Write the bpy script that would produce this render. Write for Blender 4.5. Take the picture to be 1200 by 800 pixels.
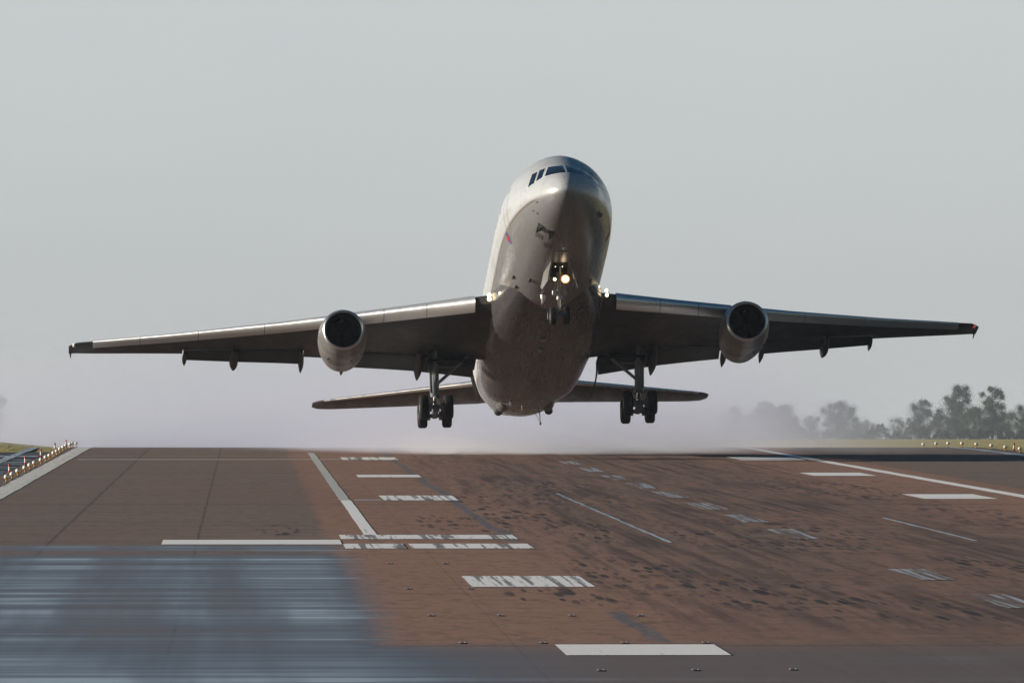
import bpy, bmesh, math, random
from mathutils import Vector, Matrix
from mathutils.bvhtree import BVHTree
R = math.radians
PI = math.pi
random.seed(7)
for o in list(bpy.data.objects):
    bpy.data.objects.remove(o)
scene = bpy.context.scene
COL = scene.collection

# ------------------------------------------------------------------ camera
CAMZ = 5.37
cam_d = bpy.data.cameras.new('camera')
cam_d.sensor_width = 36
cam_d.lens = 288
cam_d.clip_start = 1
cam_d.clip_end = 60000
cam = bpy.data.objects.new('camera', cam_d)
COL.objects.link(cam)
cam.location = (0, 0, CAMZ)
cam.rotation_euler = (R(90 + 0.6923), 0, 0)
scene.camera = cam

# ------------------------------------------------------------------ sky and sun
SUN_EL = R(12.3)
SUN_BEHIND = R(2.0)                      # sun stands to the left, a little beyond square
sv = Vector((-math.cos(SUN_BEHIND) * math.cos(SUN_EL), math.sin(SUN_BEHIND) * math.cos(SUN_EL), math.sin(SUN_EL)))
world = bpy.data.worlds.new('World')
scene.world = world
world.use_nodes = True
wn, wl = world.node_tree.nodes, world.node_tree.links
wn.clear()
sky = wn.new('ShaderNodeTexSky')
sky.sky_type = 'NISHITA'
sky.sun_disc = False
sky.sun_elevation = SUN_EL
sky.sun_rotation = math.atan2(sv.x, sv.y)
sky.altitude = 100
sky.air_density = 1.0
sky.dust_density = 0.6
sky.ozone_density = 2.0
hs = wn.new('ShaderNodeHueSaturation')
hs.inputs['Saturation'].default_value = 1.4
bg = wn.new('ShaderNodeBackground')
SKY_STRENGTH = 0.036
bg.inputs['Strength'].default_value = SKY_STRENGTH
# pale bank of haze lying low over the far horizon, clearer blue sky overhead and behind
wtc = wn.new('ShaderNodeTexCoord')
wsx = wn.new('ShaderNodeSeparateXYZ')
wl.new(wtc.outputs['Generated'], wsx.inputs[0])
def wramp(sock, lo, hi, a=0.0, b=1.0):
    nd = wn.new('ShaderNodeMapRange'); nd.interpolation_type = 'SMOOTHSTEP'
    wl.new(sock, nd.inputs['Value'])
    for k_, v_ in (('From Min', lo), ('From Max', hi), ('To Min', a), ('To Max', b)): nd.inputs[k_].default_value = v_
    return nd.outputs[0]
wm = wn.new('ShaderNodeMath'); wm.operation = 'MULTIPLY'
wl.new(wramp(wsx.outputs[2], 0.26, 0.05), wm.inputs[0])
wl.new(wramp(wsx.outputs[1], 0.2, 0.9), wm.inputs[1])
bank = wn.new('ShaderNodeMix'); bank.data_type = 'RGBA'
wl.new(wramp(wsx.outputs[2], 0.0, 0.055), bank.inputs[0])
bank.inputs[6].default_value = (*[c_ / SKY_STRENGTH for c_ in (0.352, 0.362, 0.362)], 1)
bank.inputs[7].default_value = (*[c_ / SKY_STRENGTH for c_ in (0.398, 0.421, 0.426)], 1)
wmix = wn.new('ShaderNodeMix'); wmix.data_type = 'RGBA'
wl.new(wm.outputs[0], wmix.inputs[0])
wl.new(hs.outputs[0], wmix.inputs[6])
# very faint unevenness of the haze bank
wmp = wn.new('ShaderNodeMapping'); wmp.inputs['Scale'].default_value = (14, 14, 42)
wl.new(wtc.outputs['Generated'], wmp.inputs[0])
wno = wn.new('ShaderNodeTexNoise'); wno.inputs['Scale'].default_value = 1; wno.inputs['Detail'].default_value = 3
wl.new(wmp.outputs[0], wno.inputs['Vector'])
wmul = wn.new('ShaderNodeMix'); wmul.data_type = 'RGBA'; wmul.blend_type = 'MULTIPLY'; wmul.inputs[0].default_value = 1
wl.new(bank.outputs[2], wmul.inputs[6])
wvr = wn.new('ShaderNodeMix'); wvr.data_type = 'RGBA'
wl.new(wramp(wno.outputs[0], 0.3, 0.7), wvr.inputs[0])
wvr.inputs[6].default_value = (0.985, 0.988, 0.992, 1); wvr.inputs[7].default_value = (1.012, 1.010, 1.006, 1)
wl.new(wvr.outputs[2], wmul.inputs[7])
wl.new(wmul.outputs[2], wmix.inputs[7])
wo = wn.new('ShaderNodeOutputWorld')
wl.new(sky.outputs[0], hs.inputs['Color'])
wl.new(wmix.outputs[2], bg.inputs[0])
wl.new(bg.outputs[0], wo.inputs[0])
sun_d = bpy.data.lights.new('sun', 'SUN')
sun_d.energy = 5.0
sun_d.angle = R(0.5)
sun_d.color = (1.0, 0.91, 0.78)
sun = bpy.data.objects.new('sun', sun_d)
COL.objects.link(sun)
sun.rotation_euler = sv.to_track_quat('Z', 'Y').to_euler()
sun.location = (-200, 400, 80)
vs = scene.view_settings
vs.view_transform = 'Standard'
vs.look = 'None'
vs.exposure = 0.5
vs.gamma = 1
vs.use_curve_mapping = False
scene.cycles.volume_bounces = 2
scene.cycles.max_bounces = 8
scene.cycles.volume_step_rate = 1.0
scene.cycles.volume_max_steps = 96

# ------------------------------------------------------------------ helpers
def tag(o, label=None, cat=None, group=None, kind=None):
    if label: o['label'] = label
    if cat: o['category'] = cat
    if group: o['group'] = group
    if kind: o['kind'] = kind
    return o

def empty(name, loc=(0, 0, 0)):
    o = bpy.data.objects.new(name, None)
    COL.objects.link(o)
    o.location = loc
    return o

class MB:
    """collects shapes, then links them as one mesh object"""
    def __init__(s):
        s.v, s.f = [], []
    def add(s, vs_, fs_):
        n = len(s.v)
        s.v += [tuple(p) for p in vs_]
        s.f += [tuple(i + n for i in f) for f in fs_]
        return s
    def loft(s, rings, closed=True, cap0=True, cap1=True):
        n = len(rings[0])
        vs_, fs_ = [], []
        for r in rings: vs_ += list(r)
        for i in range(len(rings) - 1):
            for j in range(n if closed else n - 1):
                k = (j + 1) % n
                fs_.append((i * n + j, i * n + k, (i + 1) * n + k, (i + 1) * n + j))
        if cap0: fs_.append(tuple(range(n - 1, -1, -1)))
        if cap1: fs_.append(tuple((len(rings) - 1) * n + j for j in range(n)))
        return s.add(vs_, fs_)
    def box(s, c, d, rot=None):
        hx, hy, hz = d[0] / 2, d[1] / 2, d[2] / 2
        b = min(hx, hy, hz) * 0.25
        pts = []
        m = rot.to_matrix() if rot else Matrix.Identity(3)
        # chamfered box: three rings
        rings = []
        for z, i in ((-hz, b), (-hz + b, 0), (hz - b, 0), (hz, b)):
            r = []
            for x, y in ((-hx, -hy + b), (-hx + b, -hy), (hx - b, -hy), (hx, -hy + b), (hx, hy - b), (hx - b, hy), (-hx + b, hy), (-hx, hy - b)):
                x2 = math.copysign(max(abs(x) - i, 0), x)
                y2 = math.copysign(max(abs(y) - i, 0), y)
                r.append(Vector(c) + m @ Vector((x2, y2, z)))
            rings.append(r)
        return s.loft(rings)
    def tube(s, a, b, r0, r1=None, n=12, cap=True):
        r1 = r0 if r1 is None else r1
        a, b = Vector(a), Vector(b)
        q = (b - a).to_track_quat('Z', 'Y')
        rings = []
        for p, r in ((a, r0), (b, r1)):
            rings.append([p + q @ Vector((r * math.cos(2 * PI * i / n), r * math.sin(2 * PI * i / n), 0)) for i in range(n)])
        return s.loft(rings, cap0=cap, cap1=cap)
    def lathe(s, prof, c, axis, n=48, cap=False):
        """prof: (distance along axis, radius)"""
        c = Vector(c)
        q = Vector(axis).to_track_quat('Z', 'Y')
        rings = [[c + q @ Vector((r * math.cos(2 * PI * i / n), r * math.sin(2 * PI * i / n), d)) for i in range(n)] for d, r in prof]
        return s.loft(rings, cap0=cap, cap1=cap)
    def build(s, name, mat, parent=None, loc=None, smooth=40, fix=True):
        me = bpy.data.meshes.new(name)
        me.from_pydata(s.v, [], s.f)
        me.validate()
        if fix:
            bm = bmesh.new(); bm.from_mesh(me)
            bmesh.ops.recalc_face_normals(bm, faces=bm.faces)
            bm.to_mesh(me); bm.free()
        for m in (mat if isinstance(mat, (list, tuple)) else [mat]):
            me.materials.append(m)
        if smooth:
            me.polygons.foreach_set('use_smooth', [True] * len(me.polygons))
            me.set_sharp_from_angle(angle=R(smooth))
        o = bpy.data.objects.new(name, me)
        COL.objects.link(o)
        if parent: o.parent = parent
        if loc is not None: o.location = loc
        return o

# ------------------------------------------------------------------ materials
class NT:
    def __init__(s, name):
        s.m = bpy.data.materials.new(name)
        s.m.use_nodes = True
        s.n, s.l = s.m.node_tree.nodes, s.m.node_tree.links
        s.b = s.n['Principled BSDF']
    def new(s, t, **k):
        nd = s.n.new(t)
        for a, v in k.items(): setattr(nd, a, v)
        return nd
    def put(s, sock, v):
        if isinstance(v, bpy.types.NodeSocket): s.l.new(v, sock)
        else: sock.default_value = v
    def math(s, op, a, b=0.0, c=0.0, clamp=False):
        nd = s.new('ShaderNodeMath', operation=op, use_clamp=clamp)
        s.put(nd.inputs[0], a); s.put(nd.inputs[1], b)
        if op in ('MULTIPLY_ADD', 'SMOOTH_MIN', 'COMPARE'): s.put(nd.inputs[2], c)
        return nd.outputs[0]
    def ramp(s, v, lo, hi, a=0.0, b=1.0, smooth=True):
        nd = s.new('ShaderNodeMapRange', interpolation_type='SMOOTHSTEP' if smooth else 'LINEAR')
        s.put(nd.inputs['Value'], v)
        s.put(nd.inputs['From Min'], lo); s.put(nd.inputs['From Max'], hi)
        s.put(nd.inputs['To Min'], a); s.put(nd.inputs['To Max'], b)
        return nd.outputs[0]
    def mix(s, fac, a, b, mode='MIX'):
        nd = s.new('ShaderNodeMix', data_type='RGBA', blend_type=mode)
        s.put(nd.inputs[0], fac)
        s.put(nd.inputs[6], a if isinstance(a, bpy.types.NodeSocket) else (*a, 1))
        s.put(nd.inputs[7], b if isinstance(b, bpy.types.NodeSocket) else (*b, 1))
        return nd.outputs[2]
    def coord(s, kind='Object'):
        tc = s.new('ShaderNodeTexCoord')
        sx = s.new('ShaderNodeSeparateXYZ')
        s.l.new(tc.outputs[kind], sx.inputs[0])
        return tc.outputs[kind], sx.outputs[0], sx.outputs[1], sx.outputs[2]
    def noise(s, vec, scale=(1, 1, 1), detail=4, rough=0.55, off=(0, 0, 0), dist=0.0):
        mp = s.new('ShaderNodeMapping')
        s.put(mp.inputs[0], vec)
        mp.inputs['Scale'].default_value = scale
        mp.inputs['Location'].default_value = off
        nd = s.new('ShaderNodeTexNoise')
        s.l.new(mp.outputs[0], nd.inputs['Vector'])
        nd.inputs['Scale'].default_value = 1
        nd.inputs['Detail'].default_value = detail
        nd.inputs['Roughness'].default_value = rough
        nd.inputs['Distortion'].default_value = dist
        return nd.outputs[0]
    def bump(s, h, strength=0.3, dist=0.02):
        nd = s.new('ShaderNodeBump')
        nd.inputs['Strength'].default_value = strength
        nd.inputs['Distance'].default_value = dist
        s.l.new(h, nd.inputs['Height'])
        s.l.new(nd.outputs[0], s.b.inputs['Normal'])
    def set(s, **k):
        for a, v in k.items():
            a = {'color': 'Base Color', 'rough': 'Roughness', 'metal': 'Metallic', 'spec': 'Specular IOR Level', 'coat': 'Coat Weight'}[a]
            if a == 'Base Color' and not isinstance(v, bpy.types.NodeSocket): v = (*v[:3], 1)
            s.put(s.b.inputs[a], v)
        return s

def paint(name, col, rough=0.4, metal=0.0, spec=0.4, coat=0.0, var=0.12, sc=(1.5, 0.25, 1.5), dirt=(0.07, 0.06, 0.05), dirt_amt=0.25):
    t = NT(name)
    v, x, y, z = t.coord()
    n1 = t.noise(v, sc, 5, 0.6)
    n2 = t.noise(v, (6, 6, 6), 3, 0.6, off=(3, 1, 7))
    f = t.ramp(n1, 0.48, 0.75, 0, dirt_amt)
    c = t.mix(f, col, dirt)
    c = t.mix(t.ramp(n2, 0.3, 0.7, 0, var), c, tuple(k * 0.6 for k in col))
    t.set(color=c, rough=t.ramp(n1, 0.3, 0.7, rough * 0.85, min(rough * 1.25, 1)), metal=metal, spec=spec, coat=coat)
    return t.m

M = {}
def grey_body(name, withline, gcol=(0.172, 0.174, 0.180)):
    t = NT(name)
    v, x, y, z = t.coord()
    white = (0.42, 0.44, 0.46); grey = gcol
    z = t.math('ADD', z, t.ramp(y, 3.5, 0.0, 0.0, 0.26))
    up = t.ramp(z, -1.05, -0.70)
    c = t.mix(up, grey, white)
    if withline:
        line = t.math('MULTIPLY', t.ramp(z, -1.02, -1.0), t.ramp(z, -0.90, -0.92))
        line = t.math('MULTIPLY', line, t.ramp(y, 1.3, 2.2))
        c = t.mix(line, c, (0.13, 0.11, 0.10))
    n1 = t.noise(v, (2.5, 0.22, 2.5), 6, 0.65)
    n2 = t.noise(v, (9, 9, 9), 3, 0.6)
    c = t.mix(t.ramp(n1, 0.5, 0.78, 0, 0.45), c, (0.16, 0.13, 0.11))
    c = t.mix(t.ramp(n2, 0.45, 0.75, 0, 0.12), c, (0.2, 0.18, 0.16))
    # skin joints: frames every 2.6 m and a few stringer laps
    fr = t.math('FRACT', t.math('DIVIDE', y, 2.6))
    seam = t.ramp(t.math('ABSOLUTE', t.math('SUBTRACT', fr, 0.5)), 0.008, 0.004)
    zz = t.math('FRACT', t.math('DIVIDE', t.math('ADD', z, 0.31), 1.15))
    seam2 = t.ramp(t.math('ABSOLUTE', t.math('SUBTRACT', zz, 0.5)), 0.014, 0.007)
    c = t.mix(t.math('MULTIPLY', t.math('MAXIMUM', seam, seam2), 0.30), c, (0.08, 0.07, 0.06))
    t.set(color=c, rough=t.ramp(n1, 0.3, 0.7, 0.20, 0.32), spec=0.4)
    t.bump(t.noise(v, (1.2, 0.5, 1.2), 2, 0.5), 0.15, 0.03)
    return t.m
M['body'] = grey_body('fuselage paint', True)
M['belly'] = grey_body('shade-darkened belly panels', False, (0.055, 0.055, 0.060))  # darker base colour puts the underside's shade into the paint
M['grey'] = paint('grey underside paint', (0.09, 0.088, 0.088), 0.42, dirt_amt=0.5)
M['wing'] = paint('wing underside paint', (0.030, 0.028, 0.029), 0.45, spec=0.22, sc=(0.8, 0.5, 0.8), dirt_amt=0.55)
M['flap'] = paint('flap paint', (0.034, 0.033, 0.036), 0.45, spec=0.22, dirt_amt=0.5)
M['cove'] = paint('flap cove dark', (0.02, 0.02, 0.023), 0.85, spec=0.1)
M['bare'] = paint('polished leading edge metal', (0.70, 0.70, 0.71), 0.38, metal=0.65, dirt_amt=0.12, dirt=(0.4, 0.38, 0.35))
M['tailedge'] = paint('tail leading edge metal', (0.75, 0.74, 0.72), 0.28, metal=0.8, dirt_amt=0.1)
M['tail'] = paint('tailplane paint', (0.08, 0.068, 0.064), 0.45, dirt_amt=0.4)
M['white'] = paint('white gloss paint', (0.76, 0.76, 0.76), 0.35, dirt_amt=0.12)
M['cowl'] = paint('engine cowl paint', (0.17, 0.165, 0.162), 0.33, sc=(1.2, 1.0, 1.2), dirt_amt=0.6)
M['lip'] = paint('engine lip metal', (0.55, 0.58, 0.62), 0.32, metal=0.9, dirt_amt=0.15)
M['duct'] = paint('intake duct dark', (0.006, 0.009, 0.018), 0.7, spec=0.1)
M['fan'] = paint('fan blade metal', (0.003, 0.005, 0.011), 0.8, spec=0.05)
M['spinner'] = paint('spinner grey', (0.02, 0.024, 0.034), 0.7, spec=0.1)
M['hot'] = paint('exhaust metal', (0.18, 0.15, 0.13), 0.45, metal=0.8)
M['strut'] = paint('gear steel grey', (0.16, 0.185, 0.205), 0.42, metal=0.2)
M['gearwhite'] = paint('nose gear paint', (0.50, 0.50, 0.49), 0.35, dirt_amt=0.4)
M['chrome'] = paint('oleo chrome', (0.85, 0.83, 0.8), 0.15, metal=1.0, dirt_amt=0.05)
M['tyre'] = paint('tyre rubber', (0.011, 0.011, 0.013), 0.75, spec=0.25, dirt_amt=0.2)
M['hub'] = paint('wheel hub', (0.3, 0.3, 0.31), 0.45, metal=0.4)
M['dark'] = paint('dark fittings', (0.03, 0.032, 0.036), 0.5)
M['red'] = paint('red paint', (0.42, 0.03, 0.03), 0.45)
M['blue'] = paint('blue paint', (0.03, 0.05, 0.22), 0.45)
M['frame'] = paint('window frame paint', (0.78, 0.79, 0.80), 0.3, dirt_amt=0.05)
t = NT('cockpit glass'); t.set(color=(0.008, 0.012, 0.02), rough=0.06, spec=0.45); M['glass'] = t.m
def lamp(name, col, st):
    t = NT(name); t.set(color=(0.8, 0.8, 0.8), rough=0.3)
    t.b.inputs['Emission Color'].default_value = (*col, 1)
    t.b.inputs['Emission Strength'].default_value = st
    return t.m
M['lamp'] = lamp('landing lamp lens', (1, 0.78, 0.45), 2.6)
M['lamp_hot'] = lamp('taxi lamp lens', (1, 0.80, 0.50), 5)
M['lamp_glow_rim'] = lamp('lamp glow rim', (1, 0.42, 0.10), 0.9)  # emissive rim added to imitate the orange glow round the lamp
M['lampred'] = lamp('navigation lamp lens', (0.6, 0.03, 0.02), 0.3)

# ------------------------------------------------------------------ the runway frame: t across, s along
PHI = R(1.874)
RUNROT = (0, 0, PHI)
def zs(s):
    """height of the runway centre profile: steady climb to a crest, then a slow fall and far rise"""
    if s < 485: z = 0.0099 * s
    elif s < 545: z = 0.0099 * s - 0.000165 * (s - 485) ** 2
    elif s < 640: z = 4.80 - 0.0069 * (s - 545) + 0.00003 * (s - 545) ** 2
    else:
        z0 = 4.80 - 0.0069 * 95 + 0.00003 * 95 ** 2
        u = min((s - 640) / 2400.0, 1.0)
        z = z0 + (5.62 - z0) * (1 - (1 - u) ** 2)
    return z
def TS(t_, s_, h=0.0):
    """runway coordinates to world"""
    return Vector((t_ * math.cos(PHI) - s_ * math.sin(PHI), t_ * math.sin(PHI) + s_ * math.cos(PHI), zs(s_) + h))

def strip(name, t0, t1, s0, s1, h, mat, nt=1, ds=5.0, parent=None, edge=0.0):
    """a sheet following the runway profile; mesh x = t, y = s"""
    n = max(1, int(math.ceil((s1 - s0) / ds)))
    vs_, fs_ = [], []
    for i in range(n + 1):
        s_ = s0 + (s1 - s0) * i / n
        for j in range(nt + 1):
            w = random.uniform(-edge, edge) if edge and j in (0, nt) else 0
            vs_.append((t0 + (t1 - t0) * j / nt + w, s_, zs(s_) + h))
    for i in range(n):
        for j in range(nt):
            a = i * (nt + 1) + j
            fs_.append((a, a + 1, a + nt + 2, a + nt + 1))
    me = bpy.data.meshes.new(name)
    me.from_pydata(vs_, [], fs_)
    me.materials.append(mat)
    me.polygons.foreach_set('use_smooth', [True] * len(me.polygons))
    o = bpy.data.objects.new(name, me)
    COL.objects.link(o)
    o.rotation_euler = RUNROT
    return o

# asphalt ------------------------------------------------------------
t = NT('runway asphalt')
v, x, y, z = t.coord()
fine = t.noise(v, (7, 1.5, 1), 6, 0.7)
mid = t.noise(v, (0.9, 0.06, 1), 5, 0.6)
cross = t.noise(v, (0.03, 0.55, 1), 4, 0.6, off=(5, 2, 0))
big = t.noise(v, (0.12, 0.02, 1), 3, 0.5, off=(8, 1, 0))
wob = t.math('MULTIPLY', t.math('SUBTRACT', t.noise(v, (0.0, 0.06, 0), 4, 0.65), 0.5), 0.55)
xw = t.math('ADD', x, wob)
brown = (0.345, 0.196, 0.140)
greyb = (0.205, 0.152, 0.125)
greyr = (0.195, 0.158, 0.137)
grain = t.noise(v, (2.2, 0.55, 1), 9, 0.75, off=(6, 6, 0))
grain2 = t.noise(v, (0.5, 0.9, 1), 7, 0.7, off=(1, 6, 0))
inL = t.ramp(xw, 2.3, 2.75)
c = t.mix(inL, greyb, brown)
c = t.mix(t.ramp(xw, 32.0, 32.7), c, greyr)
# older strip left of the first seam is greyer
c = t.mix(t.ramp(xw, -5.4, -5.8, 0, 0.6), c, (0.19, 0.155, 0.138))
# traffic darkening of the centre lanes
lane = t.math('MULTIPLY', t.ramp(x, 8.0, 12.5), t.ramp(x, 27.0, 22.0))
c = t.mix(t.math('MULTIPLY', lane, t.ramp(mid, 0.25, 0.75, 0.25, 0.85)), c, (0.155, 0.108, 0.09))
c = t.mix(t.ramp(big, 0.35, 0.7, 0, 0.35), c, (0.215, 0.135, 0.105))
c = t.mix(t.ramp(fine, 0.35, 0.75, 0.0, 0.30), c, (0.12, 0.085, 0.07))
c = t.mix(t.ramp(grain, 0.45, 0.68, 0.0, 0.55), c, (0.09, 0.065, 0.055))
c = t.mix(t.ramp(grain2, 0.5, 0.72, 0.0, 0.30), c, (0.36, 0.25, 0.20))
c = t.mix(t.ramp(cross, 0.35, 0.75, 0.0, 0.18), c, (0.36, 0.29, 0.25))
# nearest bay: newer grey-blue surface
near = t.ramp(t.math('ADD', y, t.math('MULTIPLY', cross, 5.0)), 160.5, 150.5)
c = t.mix(near, c, (0.165, 0.132, 0.125))
# rubber: short skids laid down along the runway
def mul(*a):
    r_ = a[0]
    for q_ in a[1:]: r_ = t.math('MULTIPLY', r_, q_)
    return r_
def vspots(scx, scy, off, size, keep):
    mp = t.new('ShaderNodeMapping'); t.l.new(v, mp.inputs[0])
    mp.inputs['Scale'].default_value = (scx, scy, 0.0); mp.inputs['Location'].default_value = off
    vo = t.new('ShaderNodeTexVoronoi', voronoi_dimensions='2D'); t.l.new(mp.outputs[0], vo.inputs['Vector']); vo.inputs['Scale'].default_value = 1
    sp = t.new('ShaderNodeSeparateColor'); t.l.new(vo.outputs['Color'], sp.inputs[0])
    vo.inputs['Randomness'].default_value = 1.0
    lim = t.math('MULTIPLY', t.math('ADD', sp.outputs[1], 0.35), size)
    d_ = t.math('SUBTRACT', vo.outputs['Distance'], lim)
    return mul(t.ramp(d_, 0.10, -0.22), t.ramp(sp.outputs[0], keep, keep + 0.05), t.ramp(sp.outputs[2], 0.0, 1.0, 0.45, 1.0, False))
def blob(cx, cy, rx, ry):
    a_ = t.math('DIVIDE', t.math('SUBTRACT', x, cx), rx); b_ = t.math('DIVIDE', t.math('SUBTRACT', y, cy), ry)
    return t.ramp(t.math('ADD', t.math('MULTIPLY', a_, a_), t.math('MULTIPLY', b_, b_)), 1.0, 0.35)
clus = blob(6.4, 268, 0.9, 22)
for q_ in ((7.9, 270, 1.0, 24), (10.6, 262, 1.6, 34), (8.9, 300, 1.6, 40), (10.0, 205, 2.2, 26), (12.0, 188, 2.4, 22), (7.4, 186, 2.0, 9), (14.0, 175, 2.4, 18), (19.5, 206, 2.0, 22), (22.5, 196, 2.5, 14), (25.5, 280, 2.2, 34), (27.5, 256, 1.6, 28), (1.1, 258, 0.8, 10), (24.0, 340, 3.0, 40), (12.5, 330, 3.5, 50), (16.0, 250, 4.0, 30)):
    clus = t.math('MAXIMUM', clus, blob(*q_))
gate = t.noise(v, (0.35, 0.03, 1), 2, 0.5, off=(9, 3, 0))
clus2 = mul(t.ramp(gate, 0.46, 0.60), t.ramp(x, 5.0, 8.0), t.ramp(x, 30.0, 27.0))
sp1 = vspots(2.9, 0.19, (0, 0, 0), 0.40, 0.55)
sp2 = vspots(4.6, 0.27, (5, 3, 0), 0.42, 0.60)
sp3 = vspots(2.2, 0.09, (2, 8, 0), 0.34, 0.55)
rub = mul(t.math('MAXIMUM', sp1, sp2), clus, 1.0)
rub = t.math('MAXIMUM', rub, mul(t.math('MAXIMUM', sp2, sp3), clus2, 0.32))
# long rubber smears laid down by landing wheels
sm = t.noise(v, (2.2, 0.028, 1), 4, 0.6, off=(23, 19, 0))
sm2 = t.noise(v, (0.22, 0.012, 1), 2, 0.5, off=(3, 29, 0))
rub = t.math('MAXIMUM', rub, mul(t.ramp(sm, 0.42, 0.66), t.ramp(sm2, 0.36, 0.60), t.ramp(x, 6.5, 10.5), t.ramp(x, 29.5, 24.5), 0.66))
sm3 = t.noise(v, (4.0, 0.16, 1), 4, 0.65, off=(2, 1, 0))
rub = t.math('MAXIMUM', rub, mul(t.ramp(sm3, 0.50, 0.68), t.ramp(x, 6.5, 9.5), t.ramp(x, 30.5, 26.5), 0.52))
rub = t.math('MULTIPLY', rub, t.ramp(y, 160, 172, 0.25, 1))
c = t.mix(rub, c, (0.035, 0.036, 0.046))
# seams
def seam(coord, pos, w, amt, col, cc):
    m = t.ramp(t.math('ABSOLUTE', t.math('SUBTRACT', coord, pos)), w, w * 0.4, 0, amt)
    return t.mix(m, cc, col)
wv = t.math('ADD', x, t.math('MULTIPLY', t.math('SUBTRACT', t.noise(v, (0, 0.12, 0), 5, 0.7, off=(0, 3, 0)), 0.5), 0.22))
for p, w, a in ((-5.7, 0.08, 0.45), (-1.38, 0.05, 0.5), (5.1, 0.04, 0.18), (12.5, 0.05, 0.12), (21.7, 0.06, 0.12), (32.4, 0.05, 0.3), (40.2, 0.05, 0.3)):
    c = seam(wv, p, w, a, (0.045, 0.035, 0.032), c)
yv = t.math('ADD', y, t.math('MULTIPLY', fine, 0.5))
for p, w, a in ((304, 0.6, 0.5), (238.6, 0.35, 0.3), (226.5, 0.3, 0.25), (154.0, 0.35, 0.5), (388, 0.8, 0.25), (436, 0.8, 0.3)):
    c = seam(yv, p, w, a, (0.05, 0.035, 0.03), c)
# wet patch, brushed across by the wind; sky reflection painted into its blue
wetT = t.math('MULTIPLY', t.ramp(t.math('ADD', xw, t.math('MULTIPLY', grain2, 0.8)), 4.0, 2.3), t.ramp(t.math('ADD', y, t.math('MULTIPLY', grain2, 4.0)), 242.5, 234.5))
wetN = t.ramp(y, 156.0, 151.5, 0, 1)
wetN = t.math('MULTIPLY', wetN, t.ramp(x, 7.0, 1.5, 0.12, 1))
wetT = t.math('MULTIPLY', wetT, t.ramp(t.math('ABSOLUTE', t.math('SUBTRACT', y, 228.0)), 1.0, 5.0, 0.25, 1.0))
streak = t.noise(v, (0.05, 0.42, 1), 5, 0.6, off=(1, 9, 0), dist=0.15)
pool = t.noise(v, (0.45, 0.006, 1), 3, 0.5, off=(4, 4, 0))
st = t.math('MULTIPLY', t.ramp(streak, 0.24, 0.60, 0.55, 1), t.ramp(pool, 0.30, 0.60, 0.66, 1.0))
wet = t.math('MULTIPLY', t.math('MAXIMUM', wetT, wetN), st)
# film of water over the blue line of the old crack
wcrack = t.math('ADD', x, t.math('MULTIPLY', t.math('SUBTRACT', t.noise(v, (0, 0.05, 0), 4, 0.7, off=(0, 7, 0)), 0.5), 1.0))
crk = t.ramp(t.math('ABSOLUTE', t.math('SUBTRACT', wcrack, 7.95)), 0.26, 0.10)
crk = t.math('MULTIPLY', crk, t.math('ADD', t.ramp(y, 236, 246), t.math('MULTIPLY', t.ramp(y, 175.5, 173.5), t.ramp(y, 155, 157))))
c = t.mix(t.math('MULTIPLY', crk, t.ramp(fine, 0.35, 0.6, 0.35, 0.8)), c, (0.08, 0.10, 0.125))
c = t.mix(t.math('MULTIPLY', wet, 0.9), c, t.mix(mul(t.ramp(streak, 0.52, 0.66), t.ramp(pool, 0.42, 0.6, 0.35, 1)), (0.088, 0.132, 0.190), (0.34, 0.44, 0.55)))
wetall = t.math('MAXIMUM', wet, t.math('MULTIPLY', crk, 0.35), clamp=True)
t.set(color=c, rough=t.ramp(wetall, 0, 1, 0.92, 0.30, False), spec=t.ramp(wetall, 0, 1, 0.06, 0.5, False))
t.bump(t.math('ADD', fine, t.math('MULTIPLY', streak, 0.3)), 0.5, 0.01)
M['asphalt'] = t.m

def wornmark(name, col, wear_lo, wear_hi, amt, under=(0.16, 0.10, 0.08), sc=(4.5, 0.10, 1)):
    t = NT(name)
    v, x, y, z = t.coord()
    a = t.noise(v, sc, 3, 0.6, off=(2, 2, 0))
    b = t.noise(v, (12, 1.5, 1), 5, 0.7)
    w = t.ramp(t.math('ADD', t.math('MULTIPLY', a, 0.75), t.math('MULTIPLY', b, 0.25)), wear_lo, wear_hi, 0, amt)
    c = t.mix(w, col, under)
    c = t.mix(t.ramp(b, 0.45, 0.8, 0, 0.2), c, (0.5, 0.46, 0.42))
    t.set(color=c, rough=0.7, spec=0.25)
    return t.m
M['mark'] = wornmark('white runway paint', (0.90, 0.885, 0.86), 0.60, 0.70, 0.5)
M['markworn'] = wornmark('worn white runway paint', (0.88, 0.87, 0.85), 0.49, 0.56, 0.85, (0.10, 0.09, 0.09), (5.0, 0.05, 1))
M['markold'] = wornmark('old worn centreline paint', (0.38, 0.43, 0.49), 0.42, 0.55, 1.0, (0.135, 0.09, 0.07), (7.0, 0.09, 1))
M['markside'] = wornmark('broad edge stripe paint', (0.70, 0.68, 0.64), 0.50, 0.66, 0.5, (0.30, 0.28, 0.26))
M['markedge'] = wornmark('grey white edge paint', (0.50, 0.49, 0.46), 0.55, 0.7, 0.5, (0.22, 0.2, 0.18))

# grass --------------------------------------------------------------
t = NT('airfield grass')
v, x, y, z = t.coord()
n = t.noise(v, (0.05, 0.02, 1), 5, 0.6)
n2 = t.noise(v, (1.2, 0.25, 1), 5, 0.7)
c = t.mix(t.ramp(n, 0.35, 0.65), (0.42, 0.35, 0.14), (0.52, 0.44, 0.22))
c = t.mix(t.ramp(n2, 0.35, 0.7, 0, 0.5), c, (0.20, 0.19, 0.08))
t.set(color=c, rough=0.95, spec=0.05)
t.bump(n2, 1.0, 0.3)
M['grass'] = t.m

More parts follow.
